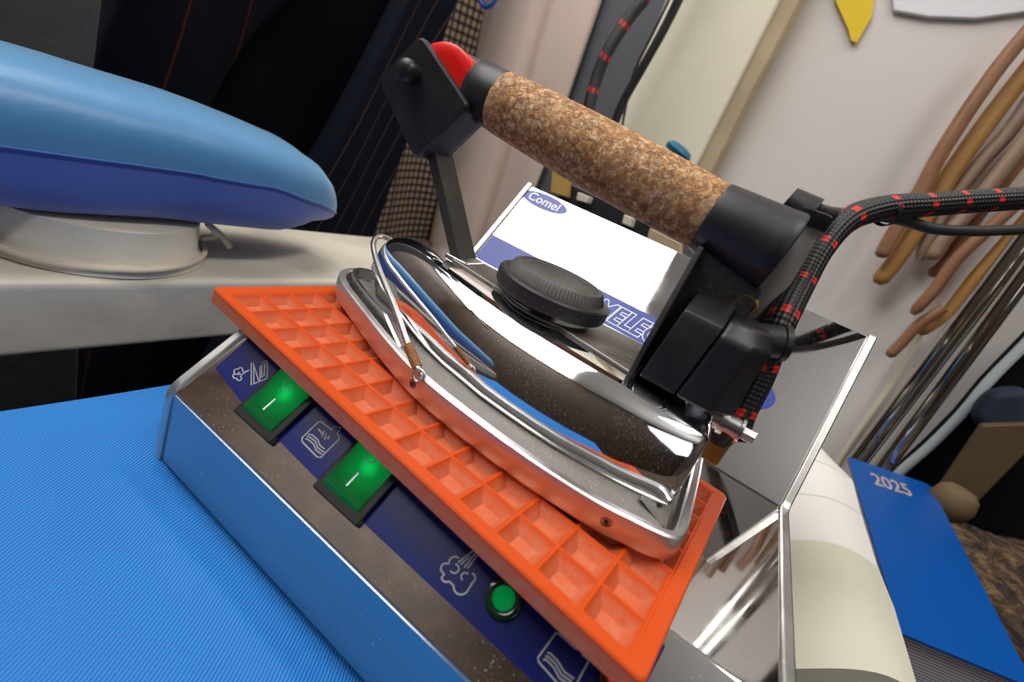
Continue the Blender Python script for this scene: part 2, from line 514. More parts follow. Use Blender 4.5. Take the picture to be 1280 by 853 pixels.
def spline(pts, n=8):
    pts = [Vector(p) for p in pts]
    P = [pts[0] * 2 - pts[1]] + pts + [pts[-1] * 2 - pts[-2]]
    out = []
    for i in range(1, len(P) - 2):
        a, b, c, d = P[i - 1], P[i], P[i + 1], P[i + 2]
        for k in range(n):
            t = k / n
            out.append(0.5 * ((2 * b) + (c - a) * t + (2 * a - 5 * b + 4 * c - d) * t * t + (3 * b - a - 3 * c + d) * t ** 3))
    out.append(pts[-1])
    return out

def rounded(poly, r, n=5):
    """round the corners of a closed 2D polygon"""
    out = []
    P = [Vector(p) for p in poly]
    for i, p in enumerate(P):
        a, b = P[i - 1], P[(i + 1) % len(P)]
        da, db = (a - p), (b - p)
        rr = r[i] if isinstance(r, (list, tuple)) else r
        ra, rb = min(rr, da.length * 0.48), min(rr, db.length * 0.48)
        s_, e = p + da.normalized() * ra, p + db.normalized() * rb
        for k in range(n + 1):
            t = k / n
            out.append((1 - t) ** 2 * s_ + 2 * t * (1 - t) * p + t * t * e)
    return out

def text_mesh(name, body, size, m, parent, T, extrude=0.0002, offset=0.0, shear=0.0):
    cu = bpy.data.curves.new(name, 'FONT')
    cu.body = body; cu.size = size; cu.extrude = extrude; cu.offset = offset; cu.shear = shear
    cu.align_x = 'CENTER'; cu.align_y = 'CENTER'
    o = bpy.data.objects.new(name, cu)
    COL.objects.link(o)
    dg = bpy.context.evaluated_depsgraph_get()
    me = bpy.data.meshes.new_from_object(o.evaluated_get(dg))
    bpy.data.objects.remove(o)
    me.transform(T)
    me.materials.clear(); me.materials.append(m)
    r = bpy.data.objects.new(name, me)
    COL.objects.link(r)
    if parent: r.parent = parent
    return r

MM = 0.001

# ------------------------------------------------------------------ the room
def struct(o):
    o['kind'] = 'structure'
    return o
b = MB(); b.box((-1.6, -2.2, -0.88), (1.8, 1.6, -0.85)); struct(b.build('floor', M['dark_floor'], smooth=0))
b = MB(); b.box((-1.6, -2.2, 1.55), (1.8, 1.6, 1.6)); struct(b.build('ceiling', M['ceiling'], smooth=0))
b = MB(); b.box((-1.65, -2.2, -0.85), (-1.6, 1.6, 1.55)); struct(b.build('wall_left', M['room_wall'], smooth=0))
b = MB(); b.box((1.8, -2.2, -0.85), (1.85, 1.6, 1.55)); struct(b.build('wall_right', M['room_wall'], smooth=0))
b = MB(); b.box((-1.6, -1.35, -0.85), (1.8, -1.30, 1.55)); struct(b.build('wall_front', M['dark_wood'], smooth=0))
YW = 0.70
# back wall, ends at the right where the dark corner of the room opens
p1 = on(1300, 420, 1, YW); p2 = on(1115, 600, 1, YW)
b = MB(); b.box((-1.6, YW, -0.85), (p1.x + 0.02, YW + 0.05, 1.55)); struct(b.build('wall_back', M['wall'], smooth=0))
b = MB(); b.box((-1.6, 1.6, -0.85), (1.8, 1.65, 1.55)); struct(b.build('wall_far', M['dark_wood'], smooth=0))
# cream pilaster and its tan chipped corner
def vpoly_prism(name, pix, y, depth, m, bev=0.0, **kw):
    pts = [on(u, v, 1, y) for u, v in pix]
    b = MB(); b.prism(pts, (0, depth, 0))
    return b.build(name, m, bevel=bev, **kw)
xl, xr = on(823, 22, 1, 0.655).x, on(925, 80, 1, 0.655).x
b = MB(); b.box((-0.185, 0.655, -0.85), (-0.029, YW, 1.55)); struct(b.build('trim_1', M['cream_wall'], smooth=30, bevel=0.004))
b = MB()
zz = [-0.85 + i * 0.04 for i in range(61)]
ringsL = []
for z in zz:
    e = 0.020 + 0.0006 * noise.noise(Vector((0, 0, z * 14))) + (-0.0015 if 0.27 < z < 0.33 else 0)
    ringsL.append([Vector((-0.0288, 0.662, z)), Vector((-0.0288 + e, 0.668 + 0.001 * noise.noise(Vector((3, 0, z * 20))), z)), Vector((-0.0288 + e, YW, z)), Vector((-0.0288, YW, z))])
b.loft(ringsL); struct(b.build('trim_2', M['tan_edge'], smooth=0))
# white arched soffit at the top of the wall
pts = [on(u, v, 1, 0.694) for u, v in [(1108, -60), (1116, 14), (1160, 22), (1220, 24), (1280, 16), (1400, -2), (1400, -80)]]
b = MB(); b.prism(pts, (0, 0.006, 0)); struct(b.build('trim_3', M['white_paint'], smooth=0, bevel=0.003))
# grey panel behind the hoses
b = MB(); b.box((-0.33, 0.675, -0.85), (-0.187, YW, 1.55)); struct(b.build('trim_4', M['grey_panel'], smooth=0))

# ------------------------------------------------------------------ ironing board under the generator
b = MB()
nx, ny = 170, 260
X0, X1, Y0, Y1 = -0.052, 0.262, -0.30, 0.20
def board_z(x, y):
    bx = BMI @ Vector((x, y, 0))
    z = -0.0735
    # padding pressed down by the generator, a soft crease running beside it
    d = -0.0255 - bx.y
    near = 1 / (1 + math.exp(-(bx.x - 0.012) / 0.006))
    behind = 1 / (1 + math.exp((bx.y - 0.165) / 0.006))
    if d > 0: dz = -0.0062 * math.exp(-d / 0.009) + 0.0026 * math.exp(-((d - 0.018) / 0.006) ** 2)
    else: dz = -0.0062 - 0.003 * (1 - math.exp(d / 0.02))
    z += dz * near * behind
    z += 0.0015 * noise.noise(Vector((x * 9, y * 9, 0)))
    return z
top = []
rows = []
for i in range(nx + 1):
    t = i / nx
    x = X0 + (X1 - X0) * t
    row = []
    for j in range(ny + 1):
        y = Y0 + (Y1 - Y0) * j / ny
        ex = min(x - X0, X1 - x)
        fall = 0.014 * max(0, 1 - ex / 0.014) ** 2
        row.append(Vector((x, y, board_z(x, y) - fall)))
    rows.append(row)
# close the underside
ring_list = []
for j in range(ny + 1):
    r = [rows[i][j] for i in range(nx + 1)]
    y = r[0].y
    r += [Vector((X1 + 0.001, y, -0.098)), Vector((X1 - 0.01, y, -0.105)), Vector((X0 + 0.01, y, -0.105)), Vector((X0 - 0.001, y, -0.098))]
    ring_list.append(r)
b.loft(ring_list)
tag(b.build('ironing_board', M['board_cloth'], smooth=60), 'bright blue twill covered ironing board pad under the steel steam generator', 'ironing board')
# board leg frame reaching the floor, out of sight below
board = bpy.data.objects['ironing_board']
for (x, y) in ((-0.02, -0.25), (0.23, -0.25), (-0.02, 0.17), (0.23, 0.17)):
    b = MB(); b.box((x - 0.012, y - 0.012, -0.85), (x + 0.012, y + 0.012, -0.104)); b.build('leg', M['dark_wood'], board, smooth=0)

# ------------------------------------------------------------------ steam generator
gen = empty('steam_generator', 'mirror steel steam generator with blue panel and tilted back plate', 'steam generator', BM_)
PXL, PXR = 0.01026, 0.25075
F = Vector((0, -0.0255, -0.0675)); K = Vector((0, -0.0240, -0.0318)); T_ = Vector((0, 0.0118, 0)); CR = Vector((0, 0.1422, 0)); TP = Vector((0, 0.2116, 0.0918))
RB = Vector((0, 0.165, -0.0675)); RT = Vector((0, 0.150, -0.004))
prof = [F, K, T_, CR, RT, RB]
def at_x(p, x): return Vector((x, p.y, p.z))
def prof_round(ps, r):
    q = rounded([(p.y, p.z) for p in ps], r, 4)
    return q
body = [(p.y, p.z) for p in (F, K, T_, CR, RT, RB)]
b = MB(); b.loft([[Vector((x, q[0], q[1])) for q in body] for x in (PXL, PXR)])
b.build('housing', M['mirror_steel'], gen, smooth=25, bevel=0.0006, seg=3)
ub = (TP - CR).normalized(); nb_ = Vector((1, 0, 0)).cross(ub)  # points to the front
if nb_.y > 0: nb_ = -nb_
b = MB()
q = [CR + ub * 0.0006, TP, TP - nb_ * 0.0022, CR - nb_ * 0.0022 + ub * -0.001]
b.loft([[at_x(p, x) for p in q] for x in (PXL, PXR)])
b.build('back_plate', M['mirror_steel'], gen, smooth=0, bevel=0.0004)
# front face skin (plain polished, blue in the photo only by reflection)
b = MB()
fd = (K - F).normalized(); fn = Vector((0, -1, 0.04)).normalized()
p = [F + fd * 0.0005, K - fd * 0.0008]
b.loft([[at_x(p[0], x), at_x(p[1], x), at_x(p[1] + fn * 0.0004, x), at_x(p[0] + fn * 0.0004, x)] for x in (PXL + 0.001, PXR - 0.001)])
b.build('front_sheet', M['front_steel'], gen, smooth=0)
# side plates: solid cheek with a rim standing proud of the sheet, and a band up the back plate
def offs(pa, pb, d):
    t = (pb - pa).normalized(); n = Vector((0, -t.z, t.y)); return pa + n * d, pb + n * d
pr = 0.0016
o1 = offs(F, K, pr); o2 = offs(K, T_, pr); o3 = offs(T_, CR, pr); o4 = offs(CR, TP, pr)
def isect(a, b_, c, d):
    a2, b2, c2, d2 = [(p.y, p.z) for p in (a, b_, c, d)]
    r = (b2[0] - a2[0], b2[1] - a2[1]); s_ = (d2[0] - c2[0], d2[1] - c2[1])
    den = r[0] * s_[1] - r[1] * s_[0]
    t = ((c2[0] - a2[0]) * s_[1] - (c2[1] - a2[1]) * s_[0]) / den
    return Vector((0, a2[0] + r[0] * t, a2[1] + r[1] * t))
outer = [o1[0] + Vector((0, 0, -0.001)), isect(*o1, *o2), isect(*o2, *o3), isect(*o3, *o4), o4[1] + ub * 0.002,
         TP + ub * 0.002 - nb_ * 0.004, CR - nb_ * 0.004 + Vector((0, 0.006, -0.006)), Vector((0, 0.168, -0.0675)), Vector((0, 0.165, -0.0685))]
outr = rounded([(p.y, p.z) for p in outer], [0.001, 0.006, 0.006, 0.004, 0.002, 0.001, 0.004, 0.002, 0.001], 4)
for x0, x1 in ((PXL - 0.0042, PXL), (PXR, PXR + 0.0042)):
    b = MB(); b.loft([[Vector((x, q[0], q[1])) for q in outr] for x in (x0, x1)])
    b.build('side_plate', M['sheet_edge'], gen, smooth=25, bevel=0.0007, wn=True)
for fx0 in (0.03, 0.23):
    for fy0 in (0.0, 0.14):
        b = MB(); b.lathe([(0.008, -0.0715), (0.0085, -0.0665)], Matrix.Translation((fx0, fy0, 0)), 24); b.build('rubber_foot', M['bezel'], gen, smooth=40)
# blue panel strip
pu = (T_ - K).normalized(); pn = Vector((1, 0, 0)).cross(pu)
if pn.y > 0: pn = -pn
def PP(x, t, h=0.0): return K + pu * (t * MM) + pn * (h * MM) + Vector((x * MM, 0, 0))
def pan(u, v):
    q = onF(BMI, u, v, K, pn)
    return q.x / MM, (q - K).dot(pu) / MM
def panel_poly(name, pts, m, h0, h1, parent, r=0, bevel=0.0):
    if r: pts = rounded(pts, r, 5)
    b = MB(); b.loft([[PP(x, t, h0) for x, t in pts], [PP(x, t, h1) for x, t in pts]])
    return b.build(name, m, parent, smooth=30, bevel=bevel)
panel_poly('control_label', [(14.0, 17.5), (40, 14.2), (90, 12.2), (217.5, 11.0), (217.5, 43), (12, 43)], M['label_blue'], 0.02, 0.14, gen, 0.6)
# rocker switches
for (x0, x1, t0, t1) in ((40.0, 64.5, 10.0, 42.5), (91.3, 115.6, 9.4, 42.0)):
    sw = panel_poly('rocker_switch', [(x0, t0), (x1, t0), (x1, t1), (x0, t1)], M['bezel'], 0.1, 2.4, gen, 1.2, 0.0006)
    xi0, xi1, ti0, ti1 = x0 + 2.3, x1 - 3.2, t0 + 3.3, t1 - 3.0
    tm = (ti0 + ti1) / 2
    b = MB()
    prof_r = [(ti0, 1.0), (ti0, 2.6), (ti0 + 1, 3.4), (tm, 3.0), (ti1 - 1, 6.0), (ti1, 5.6), (ti1, 1.0)]
    b.loft([[PP(x, t, h) for t, h in prof_r] for x in (xi0, xi1)])
    g = PP(xi0 + (xi1 - xi0) * 0.55, tm + 1.5, 2)
    b.build('rocker', glow_green('green_rocker', g.x, g.y, g.z, 0.012, 0.8), sw, smooth=25, bevel=0.0004)
    # printed circle and bar
    b = MB()
    def hh(t): return 3.4 + (3.0 - 3.4) * (t - ti0 - 1) / (tm - ti0 - 1) if t < tm else 3.0 + 3.0 * (t - tm) / (ti1 - 1 - tm)
    cx, ct = (xi0 + xi1) / 2 - 0.6, tm + 5.0
    circ = [PP(cx + 2.3 * math.cos(a), ct + 2.6 * math.sin(a), hh(ct + 2.6 * math.sin(a)) + 0.12) for a in [2 * PI * k / 28 for k in range(28)]]
    b.tube(circ, 0.00022, 6, closed=True)
    b.build('circle_mark', M['print_grey'], sw, smooth=180)
    b = MB()
    for a, z in (((cx - 0.35, tm - 8.6), (cx + 0.35, tm - 2.6)),):
        x0_, x1_ = a[0], z[0]
        q = [(x0_, a[1]), (x1_, a[1]), (x1_, z[1]), (x0_, z[1])]
        b.loft([[PP(x, t, hh(t) + 0.02) for x, t in q], [PP(x, t, hh(t) + 0.16) for x, t in q]])
    b.build('bar_mark', M['print_white'], sw, smooth=0)
# round lamps
def lamp(x, t, col, emis, lab):
    R_ = Matrix.Translation(PP(x, t, 0)) @ Matrix((Vector((1, 0, 0)), pu, pn)).transposed().to_4x4()
    dk = mat('lamp_glass_' + lab, tuple(c * 0.12 for c in col), 0.12)
    BS(dk).inputs['Coat Weight'].default_value = 0.5
    b = MB(); b.lathe([(0.0062, 0.0001), (0.0064, 0.0008), (0.0060, 0.0022), (0.0045, 0.0026), (0.0038, 0.0022)], R_, 40)
    o = b.build('indicator_lamp', dk, gen, smooth=50)
    b = MB()
    pf = [(0.0037, 0.0018), (0.0036, 0.0040)]
    for k in range(5):
        r = 0.0033 - k * 0.0007
        pf += [(r, 0.0046), (r - 0.00035, 0.0043)]
    b.lathe(pf, R_, 40)
    em = mat('lamp_core_' + lab, col, 0.3)
    BS(em).inputs['Emission Color'].default_value = (*col, 1)
    BS(em).inputs['Emission Strength'].default_value = emis
    b.build('lens', em, o, smooth=30)
lamp(170.6, 23.2, (0.0, 0.22, 0.045), 0.5, 'green')
lamp(211.0, 27.0, (0.75, 0.01, 0.01), 0.4, 'red')
# printed symbols, traced as thin raised ink lines on the panel
def ink(name, lines, ox, oy, sc, wdt=0.5):
    b = MB()
    for ln in lines:
        pts = []
        closed = ln[0] == 'c'
        ln = [q for q in ln if not isinstance(q, str)]
        pp = [Vector((*pan(ox + x / sc, oy + y / sc), 0)) for x, y in ln]
        if closed: pp.append(pp[0])
        # flat ribbon
        L_, R2 = [], []
        for i, p in enumerate(pp):
            a = pp[max(i - 1, 0)]; c = pp[min(i + 1, len(pp) - 1)]
            if closed and i in (0, len(pp) - 1): a, c = pp[-2], pp[1]
            t = (c - a).normalized(); n = Vector((-t.y, t.x, 0))
            L_.append(p + n * wdt / 2); R2.append(p - n * wdt / 2)
        rings = [[PP(l.x, l.y, 0.14), PP(r.x, r.y, 0.14), PP(r.x, r.y, 0.2), PP(l.x, l.y, 0.2)] for l, r in zip(L_, R2)]
        b.loft(rings)
    b.build(name, M['print_grey'], gen, smooth=0)
def arc(cx, cy, r, a0, a1, n=10):
    return [(cx + r * math.cos(math.radians(a0 + (a1 - a0) * k / n)), cy + r * math.sin(math.radians(a0 + (a1 - a0) * k / n))) for k in range(n + 1)]
# steam iron symbol
ink('steam_iron_symbol', [
    arc(128, 160, 12, 60, 290) + arc(145, 152, 10, 200, 390) + [(160, 162), (186, 152)],
    arc(122, 180, 10, 250, 60, 8) + arc(140, 190, 10, 150, -60, 8) + [(152, 172), (186, 152)],
    arc(140, 168, 5, 0, 300, 8),
    ['c', (193, 121), (203, 124), (205, 214), (193, 220)],
    [(205, 135), (228, 205), (232, 195), (232, 135)], [(205, 214), (262, 190), (266, 150), (262, 112), (240, 118)],
    [(240, 130), (254, 124), (250, 180), (240, 186), (240, 130)]], 260, 420, 3.554, 0.45)
# boiler symbol
ink('boiler_symbol', [
    ['c', (418, 455), (420, 472), (484, 538), (500, 542), (582, 462), (584, 450), (574, 436), (590, 410), (564, 402), (552, 420), (506, 384), (490, 384)],
    [(440, 448), (452, 450), (478, 470), (490, 500), (516, 518)],
    [(434, 458), (446, 462), (470, 482), (482, 510), (504, 526)],
    [(446, 438), (462, 440), (488, 462), (500, 490), (520, 504)],
    [(490, 414), (506, 432), (502, 440), (518, 422), (508, 452), (528, 432), (518, 462), (540, 446), (534, 462)]], 260, 420, 3.554, 0.5)
# steam cloud symbol
ink('steam_symbol', [
    arc(150, 130, 28, 310, 170, 8)[::1] + arc(108, 160, 26, 250, 110, 8) + arc(110, 200, 25, 170, 60, 8) + arc(180, 250, 36, 190, 30, 12) + arc(225, 205, 24, 60, -70, 10),
    arc(148, 160, 22, 150, -80, 10),
    arc(200, 200, 20, 130, 320, 10),
    [(165, 130), (238, 74)], [(195, 155), (255, 78)], [(178, 140), (226, 98)], [(210, 160), (258, 96)]], 530, 670, 3.879, 0.55)
# water tank symbol
ink('water_tank_symbol', [
    [(745, 505), (760, 520), (738, 552), (655, 476), (638, 474), (552, 592), (556, 612), (660, 730)],
    [(800, 548), (785, 555), (768, 580), (798, 600), (796, 612), (735, 725)],
    [(598, 568), (614, 572), (650, 610), (680, 660), (728, 694)],
    [(588, 584), (604, 588), (640, 625), (668, 675), (716, 708)],
    [(578, 600), (594, 602), (630, 640), (656, 690), (700, 720)]], 530, 670, 3.879, 0.55)
# back plate stickers
def BP(x, s_, h=0.0): return CR + ub * (s_ * MM) + nb_ * (h * MM) + Vector((x * MM, 0, 0))
TB = lambda x, s_, h: Matrix.Translation(BP(x, s_, h)) @ Matrix((Vector((1, 0, 0)), ub, Vector((1, 0, 0)).cross(ub))).transposed().to_4x4()
b = MB()
ov = [(27.5 + 20 * math.cos(a), 107.2 + 6.6 * math.sin(a)) for a in [2 * PI * k / 48 for k in range(48)]]
b.loft([[BP(x, s_, 0.02) for x, s_ in ov], [BP(x, s_, 0.14) for x, s_ in ov]])
oval = b.build('brand_badge', M['sticker_blue'], gen, smooth=30)
text_mesh('lettering', 'Comel', 0.0102, M['print_white'], oval, TB(27.5, 107.0, 0.3), 0.0001, 0.0001)
b = MB()
st = [(11, 40), (200, 40)] + [(212 + 14 * math.cos(a), 50.5 + 10.5 * math.sin(a)) for a in [-PI / 2 + PI * k / 16 for k in range(17)]] + [(200, 63.5), (11, 63.5)]
st = [(11, 41.5), (150, 41.5)] + [(205 + 20.5 * math.cos(a), 50.5 + 11.5 * math.sin(a)) for a in [-PI / 2 + PI * k / 16 for k in range(17)]] + [(150, 64), (11, 64)]
b.loft([[BP(x, s_, 0.02) for x, s_ in st], [BP(x, s_, 0.12) for x, s_ in st]])
strip = b.build('brand_strip', M['sticker_blue'], gen, smooth=30)
for off, m_, h, sh in ((0.0011, M['print_white'], 0.14, 0.3), (0.0004, M['sticker_blue'], 0.26, 0.3)):
    text_mesh('lettering', 'COMELECCO', 0.0175, m_, strip, TB(129, 52.5, h) @ Matrix.Scale(0.88, 4, Vector((1, 0, 0))), 0.00006, off, sh)

# ------------------------------------------------------------------ silicone mat
b = MB()
A_, B_ = 0.016, 0.01408
TH = 0.0062
rg, dep, fl = 0.0009, 0.0042, 0.26
# frame + cells, one height-field like mesh
xo0, xo1, yo0, yo1 = -0.0078, 0.2137, -0.0048, 0.1182
def quad(a, b_, c, d): b.add([a, b_, c, d], [(0, 1, 2, 3)])
V3 = lambda x, y, z: Vector((x, y, z))
for i in range(13):
    for j in range(8):
        x0, x1, y0, y1 = i * A_, (i + 1) * A_, j * B_, (j + 1) * B_
        r0 = [V3(x0, y0, 0), V3(x1, y0, 0), V3(x1, y1, 0), V3(x0, y1, 0)]
        e = rg * 0.5
        r1 = [V3(x0 + e, y0 + e, 0), V3(x1 - e, y0 + e, 0), V3(x1 - e, y1 - e, 0), V3(x0 + e, y1 - e, 0)]
        fx, fy = A_ * fl, B_ * fl
        r2 = [V3(x0 + fx, y0 + fy, -dep), V3(x1 - fx, y0 + fy, -dep), V3(x1 - fx, y1 - fy, -dep), V3(x0 + fx, y1 - fy, -dep)]
        for k in range(4):
            l = (k + 1) % 4
            quad(r0[k], r0[l], r1[l], r1[k]); quad(r1[k], r1[l], r2[l], r2[k])
        quad(*r2)
# frame top (slightly raised rim) as a ring loft
def rr(x0, x1, y0, y1, z, r, n=6):
    q = rounded([(x0, y0), (x1, y0), (x1, y1), (x0, y1)], r, n)
    return [V3(p.x, p.y, z) for p in q]
rings = [rr(0, 13 * A_, 0, 8 * B_, 0, 0.0003), rr(-0.0006, 13 * A_ + 0.0006, -0.0006, 8 * B_ + 0.0006, 0.0005, 0.0008),
         rr(xo0 + 0.0006, xo1 - 0.0006, yo0 + 0.0006, yo1 - 0.0006, 0.0005, 0.0025), rr(xo0, xo1, yo0, yo1, -0.0002, 0.003),
         rr(xo0 - 0.0003, xo1 + 0.0003, yo0 - 0.0003, yo1 + 0.0003, -TH, 0.003)]
b.loft(rings, cap0=False, cap1=True)
tag(b.build('iron_rest_mat', M['silicone'], smooth=20), 'orange silicone iron rest mat with square pockets under the iron', 'mat')

# ------------------------------------------------------------------ the iron
iron = empty('steam_iron', 'chrome steam iron with cork handle resting on the orange mat', 'iron', IM)
half = [(1.5, 0), (2.6, 5), (5.5, 10), (11, 15.5), (21, 21.8), (35, 28.5), (50, 35.5), (63, 41.5), (76, 47), (88, 51.6), (98, 54.6), (112, 57.2), (128, 59.3), (146, 60.8), (163, 61.2), (178, 60.4), (190, 58.0), (199, 55.8), (204.5, 53.6), (208.0, 49.8), (209.0, 44.0), (209.3, 30), (209.5, 15), (209.6, 0)]
hs = spline([(x, y, 0) for x, y in half], 4)
def loop(hp, d=0.0, z=0.0):
    """closed outline from a half profile, offset inwards by d (mm)"""
    up_ = [Vector((p[0], p[1])) for p in hp]
    lo = [Vector((p[0], -p[1])) for p in hp[1:-1]][::-1]
    P = up_ + lo; n = len(P); out = []
    for i, p in enumerate(P):
        t = (P[(i + 1) % n] - P[i - 1]).normalized()
        nn_ = Vector((t.y, -t.x))
        q = p + nn_ * d
        out.append(Vector((q.x * MM, q.y * MM, (z(q.x) if callable(z) else z) * MM)))
    return out
hp = [(p.x, p.y) for p in hs]
b = MB()
b.loft([loop(hp, 3.2, 0.3), loop(hp, 2.2, 0.35), loop(hp, 1.8, 1.6), loop(hp, 0.4, 1.9), loop(hp, 0, 2.6), loop(hp, -0.2, 9.5), loop(hp, 0.1, 11.6), loop(hp, 0.9, 12.2),
        loop(hp, 3.2, 12.2), loop(hp, 3.9, 11.4), loop(hp, 4.2, 4.2), loop(hp, 12, 3.6)], True, True)
shoe = b.build('sole_shoe', M['aluminium'], iron, smooth=35)
# socket screws in the rim
def outward(s_):
    best = min(range(len(hp)), key=lambda i: abs(hp[i][0] - s_) if hp[i][1] > 0 else 9e9)
    a, c = Vector(hp[best - 1]), Vector(hp[best + 1])
    t = (c - a).normalized()
    return Vector(hp[best]), Vector((-t.y, t.x)), t
for s_ in (95.5, 185.0):
    for sg in (-1, 1):
        p, n, t = outward(s_)
        pos = Vector((p.x * MM, sg * p.y * MM, 0.0068)); nv = Vector((n.x, sg * n.y, 0)); tv = nv.cross(Vector((0, 0, 1)))
        Tm = Matrix((tv, Vector((0, 0, 1)), nv)).transposed().to_4x4(); Tm.translation = pos
        b = MB(); b.lathe([(0.0019, -0.0005), (0.0019, 0.0003), (0.0015, 0.0004), (0.0013, -0.0006)], Tm, 20)
        sc_ = b.build('screw', M['hole_rim'], iron, smooth=40)
        b = MB(); b.lathe([(0.0011, -0.0004), (0.0011, 0.00035)], Tm, 6)
        b.build('socket', M['dark_hole'], sc_, smooth=0)
# cast body inside the shoe: sloping grey ledge
b = MB()
led = lambda d, z: loop(hp, d, z)
rearcut = 204.5
def clip(lp, xm):
    return [Vector((min(p.x, xm * MM), p.y, p.z)) for p in lp]
b.loft([clip(loop(hp, 5.4, 3.9), 203), clip(loop(hp, 5.8, 8.0), 203), clip(loop(hp, 6.6, 9.2), 202.6), clip(loop(hp, 12, 10.6), 202.4), clip(loop(hp, 17.5, 12.6), 202), clip(loop(hp, 18.5, 12.4), 201)], True, True)
b.build('cast_body', M['cast_metal'], iron, smooth=35)
# upright lip round the nose of the casting
q = [Vector((p[0], -p[1])) for p in hp]
lipo = loop(hp, 7.0, 9.0)
idx = [i for i, p in enumerate(lipo) if p.x < 0.078]
first = [i for i in idx if lipo[i].y >= 0]; sec = [i for i in idx if lipo[i].y < 0]
path = [lipo[i] for i in sorted(first, reverse=True)] + [lipo[i] for i in sorted(sec, reverse=True)]
b = MB()
rings = []
for i, p in enumerate(path):
    a = path[max(i - 1, 0)]; c = path[min(i + 1, len(path) - 1)]
    t = (c - a).normalized(); n = Vector((t.y, -t.x, 0)) * 0.0008
    hgt = 0.006 * min(1, min(i, len(path) - 1 - i) / 6)
    rings.append([p - n - Vector((0, 0, .001)), p + n - Vector((0, 0, .001)), p + n + Vector((0, 0, hgt)), p - n + Vector((0, 0, hgt))])
b.loft(rings)
b.build('nose_lip', M['wire_steel'], iron, smooth=35)

# chrome cover lofted from cross sections
def interp(tab, x):
    if x <= tab[0][0]: return tab[0][1]
    for (a, fa), (c, fc) in zip(tab, tab[1:]):
        if x <= c:
            t = (x - a) / (c - a); t = t * t * (3 - 2 * t) * 0.35 + t * 0.65
            return fa + (fc - fa) * t
    return tab[-1][1]
Wt = [(23, 7), (26, 10.5), (32, 14.0), (42, 18.5), (55, 23.5), (70, 29), (84, 33.5), (100, 38.5), (120, 43.0), (140, 45.0), (157, 45.3), (175, 43.8), (188, 41.2), (197, 38.5), (201, 37)]
Wp = [(23, 2), (40, 5), (60, 9.5), (70, 13.0), (168, 27), (201, 28)]
Zb = [(23, 25), (30, 23), (42, 20), (55, 17.5), (70, 15), (88, 13), (201, 12.6)]
Zt = [(23, 33), (24.5, 37), (28, 41), (36, 44.5), (46, 46.6), (58, 47.2), (72, 46.6), (120, 45.4), (168, 44.0), (185, 42.4), (201, 40.2)]
def section(s_, shrink=0.0, nn=28):
    w_, zb, zt = interp(Wt, s_) - shrink, interp(Zb, s_) , interp(Zt, s_) - shrink
    out = []
    wp = min(interp(Wp, s_), w_ - 1.5)
    hf = []
    for k in range(13):
        a = PI / 2 * k / 12
        hf.append((wp + (w_ - wp) * math.cos(a) ** 0.95, zb + (zt - zb) * math.sin(a) ** 0.78))
    hf += [(wp * 0.6, zt + 0.25), (0, zt + 0.35)]
    for y, z in hf: out.append(Vector((s_ * MM, -y * MM, z * MM)))
    for y, z in hf[-2::-1]: out.append(Vector((s_ * MM, y * MM, z * MM)))
    return out
b = MB()
ss = [23, 23.6, 24.5, 26, 28.5, 32, 36, 41, 47, 54, 62, 72, 84, 96, 108, 120, 132, 144, 156, 168, 178, 187, 194, 198, 199.8, 200.7, 201.0]
secs = []
for s_ in ss:
    sh = {23: 2.4, 23.6: 1.2, 24.5: 0.5, 199.8: 0.25, 200.7: 0.9, 201.0: 2.0}.get(s_, 0)
    secs.append(section(s_, sh))
b.loft(secs, True, True, True)
b.build('chrome_cover', M['chrome'], iron, smooth=50)
# bright bottom flange of the cover
fl_pts = [Vector((s_ * MM, -(interp(Wt, s_) + 0.3) * MM, (interp(Zb, s_)) * MM)) for s_ in ss[3:-2]]
fl_all = [Vector((p.x, -p.y, p.z)) for p in reversed(fl_pts)] + [Vector((0.0225, 0.006, 0.0252)), Vector((0.0215, 0, 0.0255)), Vector((0.0225, -0.006, 0.0252))] + fl_pts
b = MB(); b.tube(fl_all, 0.0006, 8)
b.build('cover_flange', M['wire_steel'], iron, smooth=60)
# polished inner wall under the cover nose
b = MB()
def inner(d, z0, z1):
    return [Vector((p.x + d * MM * (1 if p.x < 0.03 else 0), p.y * 0.90, z)) for p, z in ((p, z0) for p in fl_all)], [Vector((p.x + d * MM * (1 if p.x < 0.03 else 0), p.y * 0.90, p.z - 0.0002)) for p in fl_all]
ra, rb2 = inner(3, 0.0108, 0)
b.loft([ra, rb2], True, True)
b.build('inner_wall', M['chrome'], iron, smooth=60)
# raised platform and worn rating plate
zpl = lambda x: 47.7 - 0.026 * (x - 62)
ph2 = [(66, 0), (66, 8), (69, 11.0), (100, 15.4), (165, 24.6), (168, 24.4), (168.4, 22), (168.4, 0)]
b = MB(); b.loft([loop(ph2, 0.6, lambda x: zpl(x) - 0.7), loop(ph2, 0.6, lambda x: zpl(x) + 0.1), loop(ph2, 1.0, lambda x: zpl(x) + 0.25)])
plate = b.build('rating_plate', M['worn_plate'], iron, smooth=30)
b = MB()
lp1, lp2 = loop(ph2, 1.0, lambda x: zpl(x) + 0.22), loop(ph2, 1.7, lambda x: zpl(x) + 0.22)
lp3, lp4 = loop(ph2, 1.7, lambda x: zpl(x) + 0.34), loop(ph2, 1.0, lambda x: zpl(x) + 0.34)
n = len(lp1)
b.loft([lp1, lp2, lp3, lp4, lp1], False, False)
b.build('plate_border', M['label_white'], plate, smooth=0)
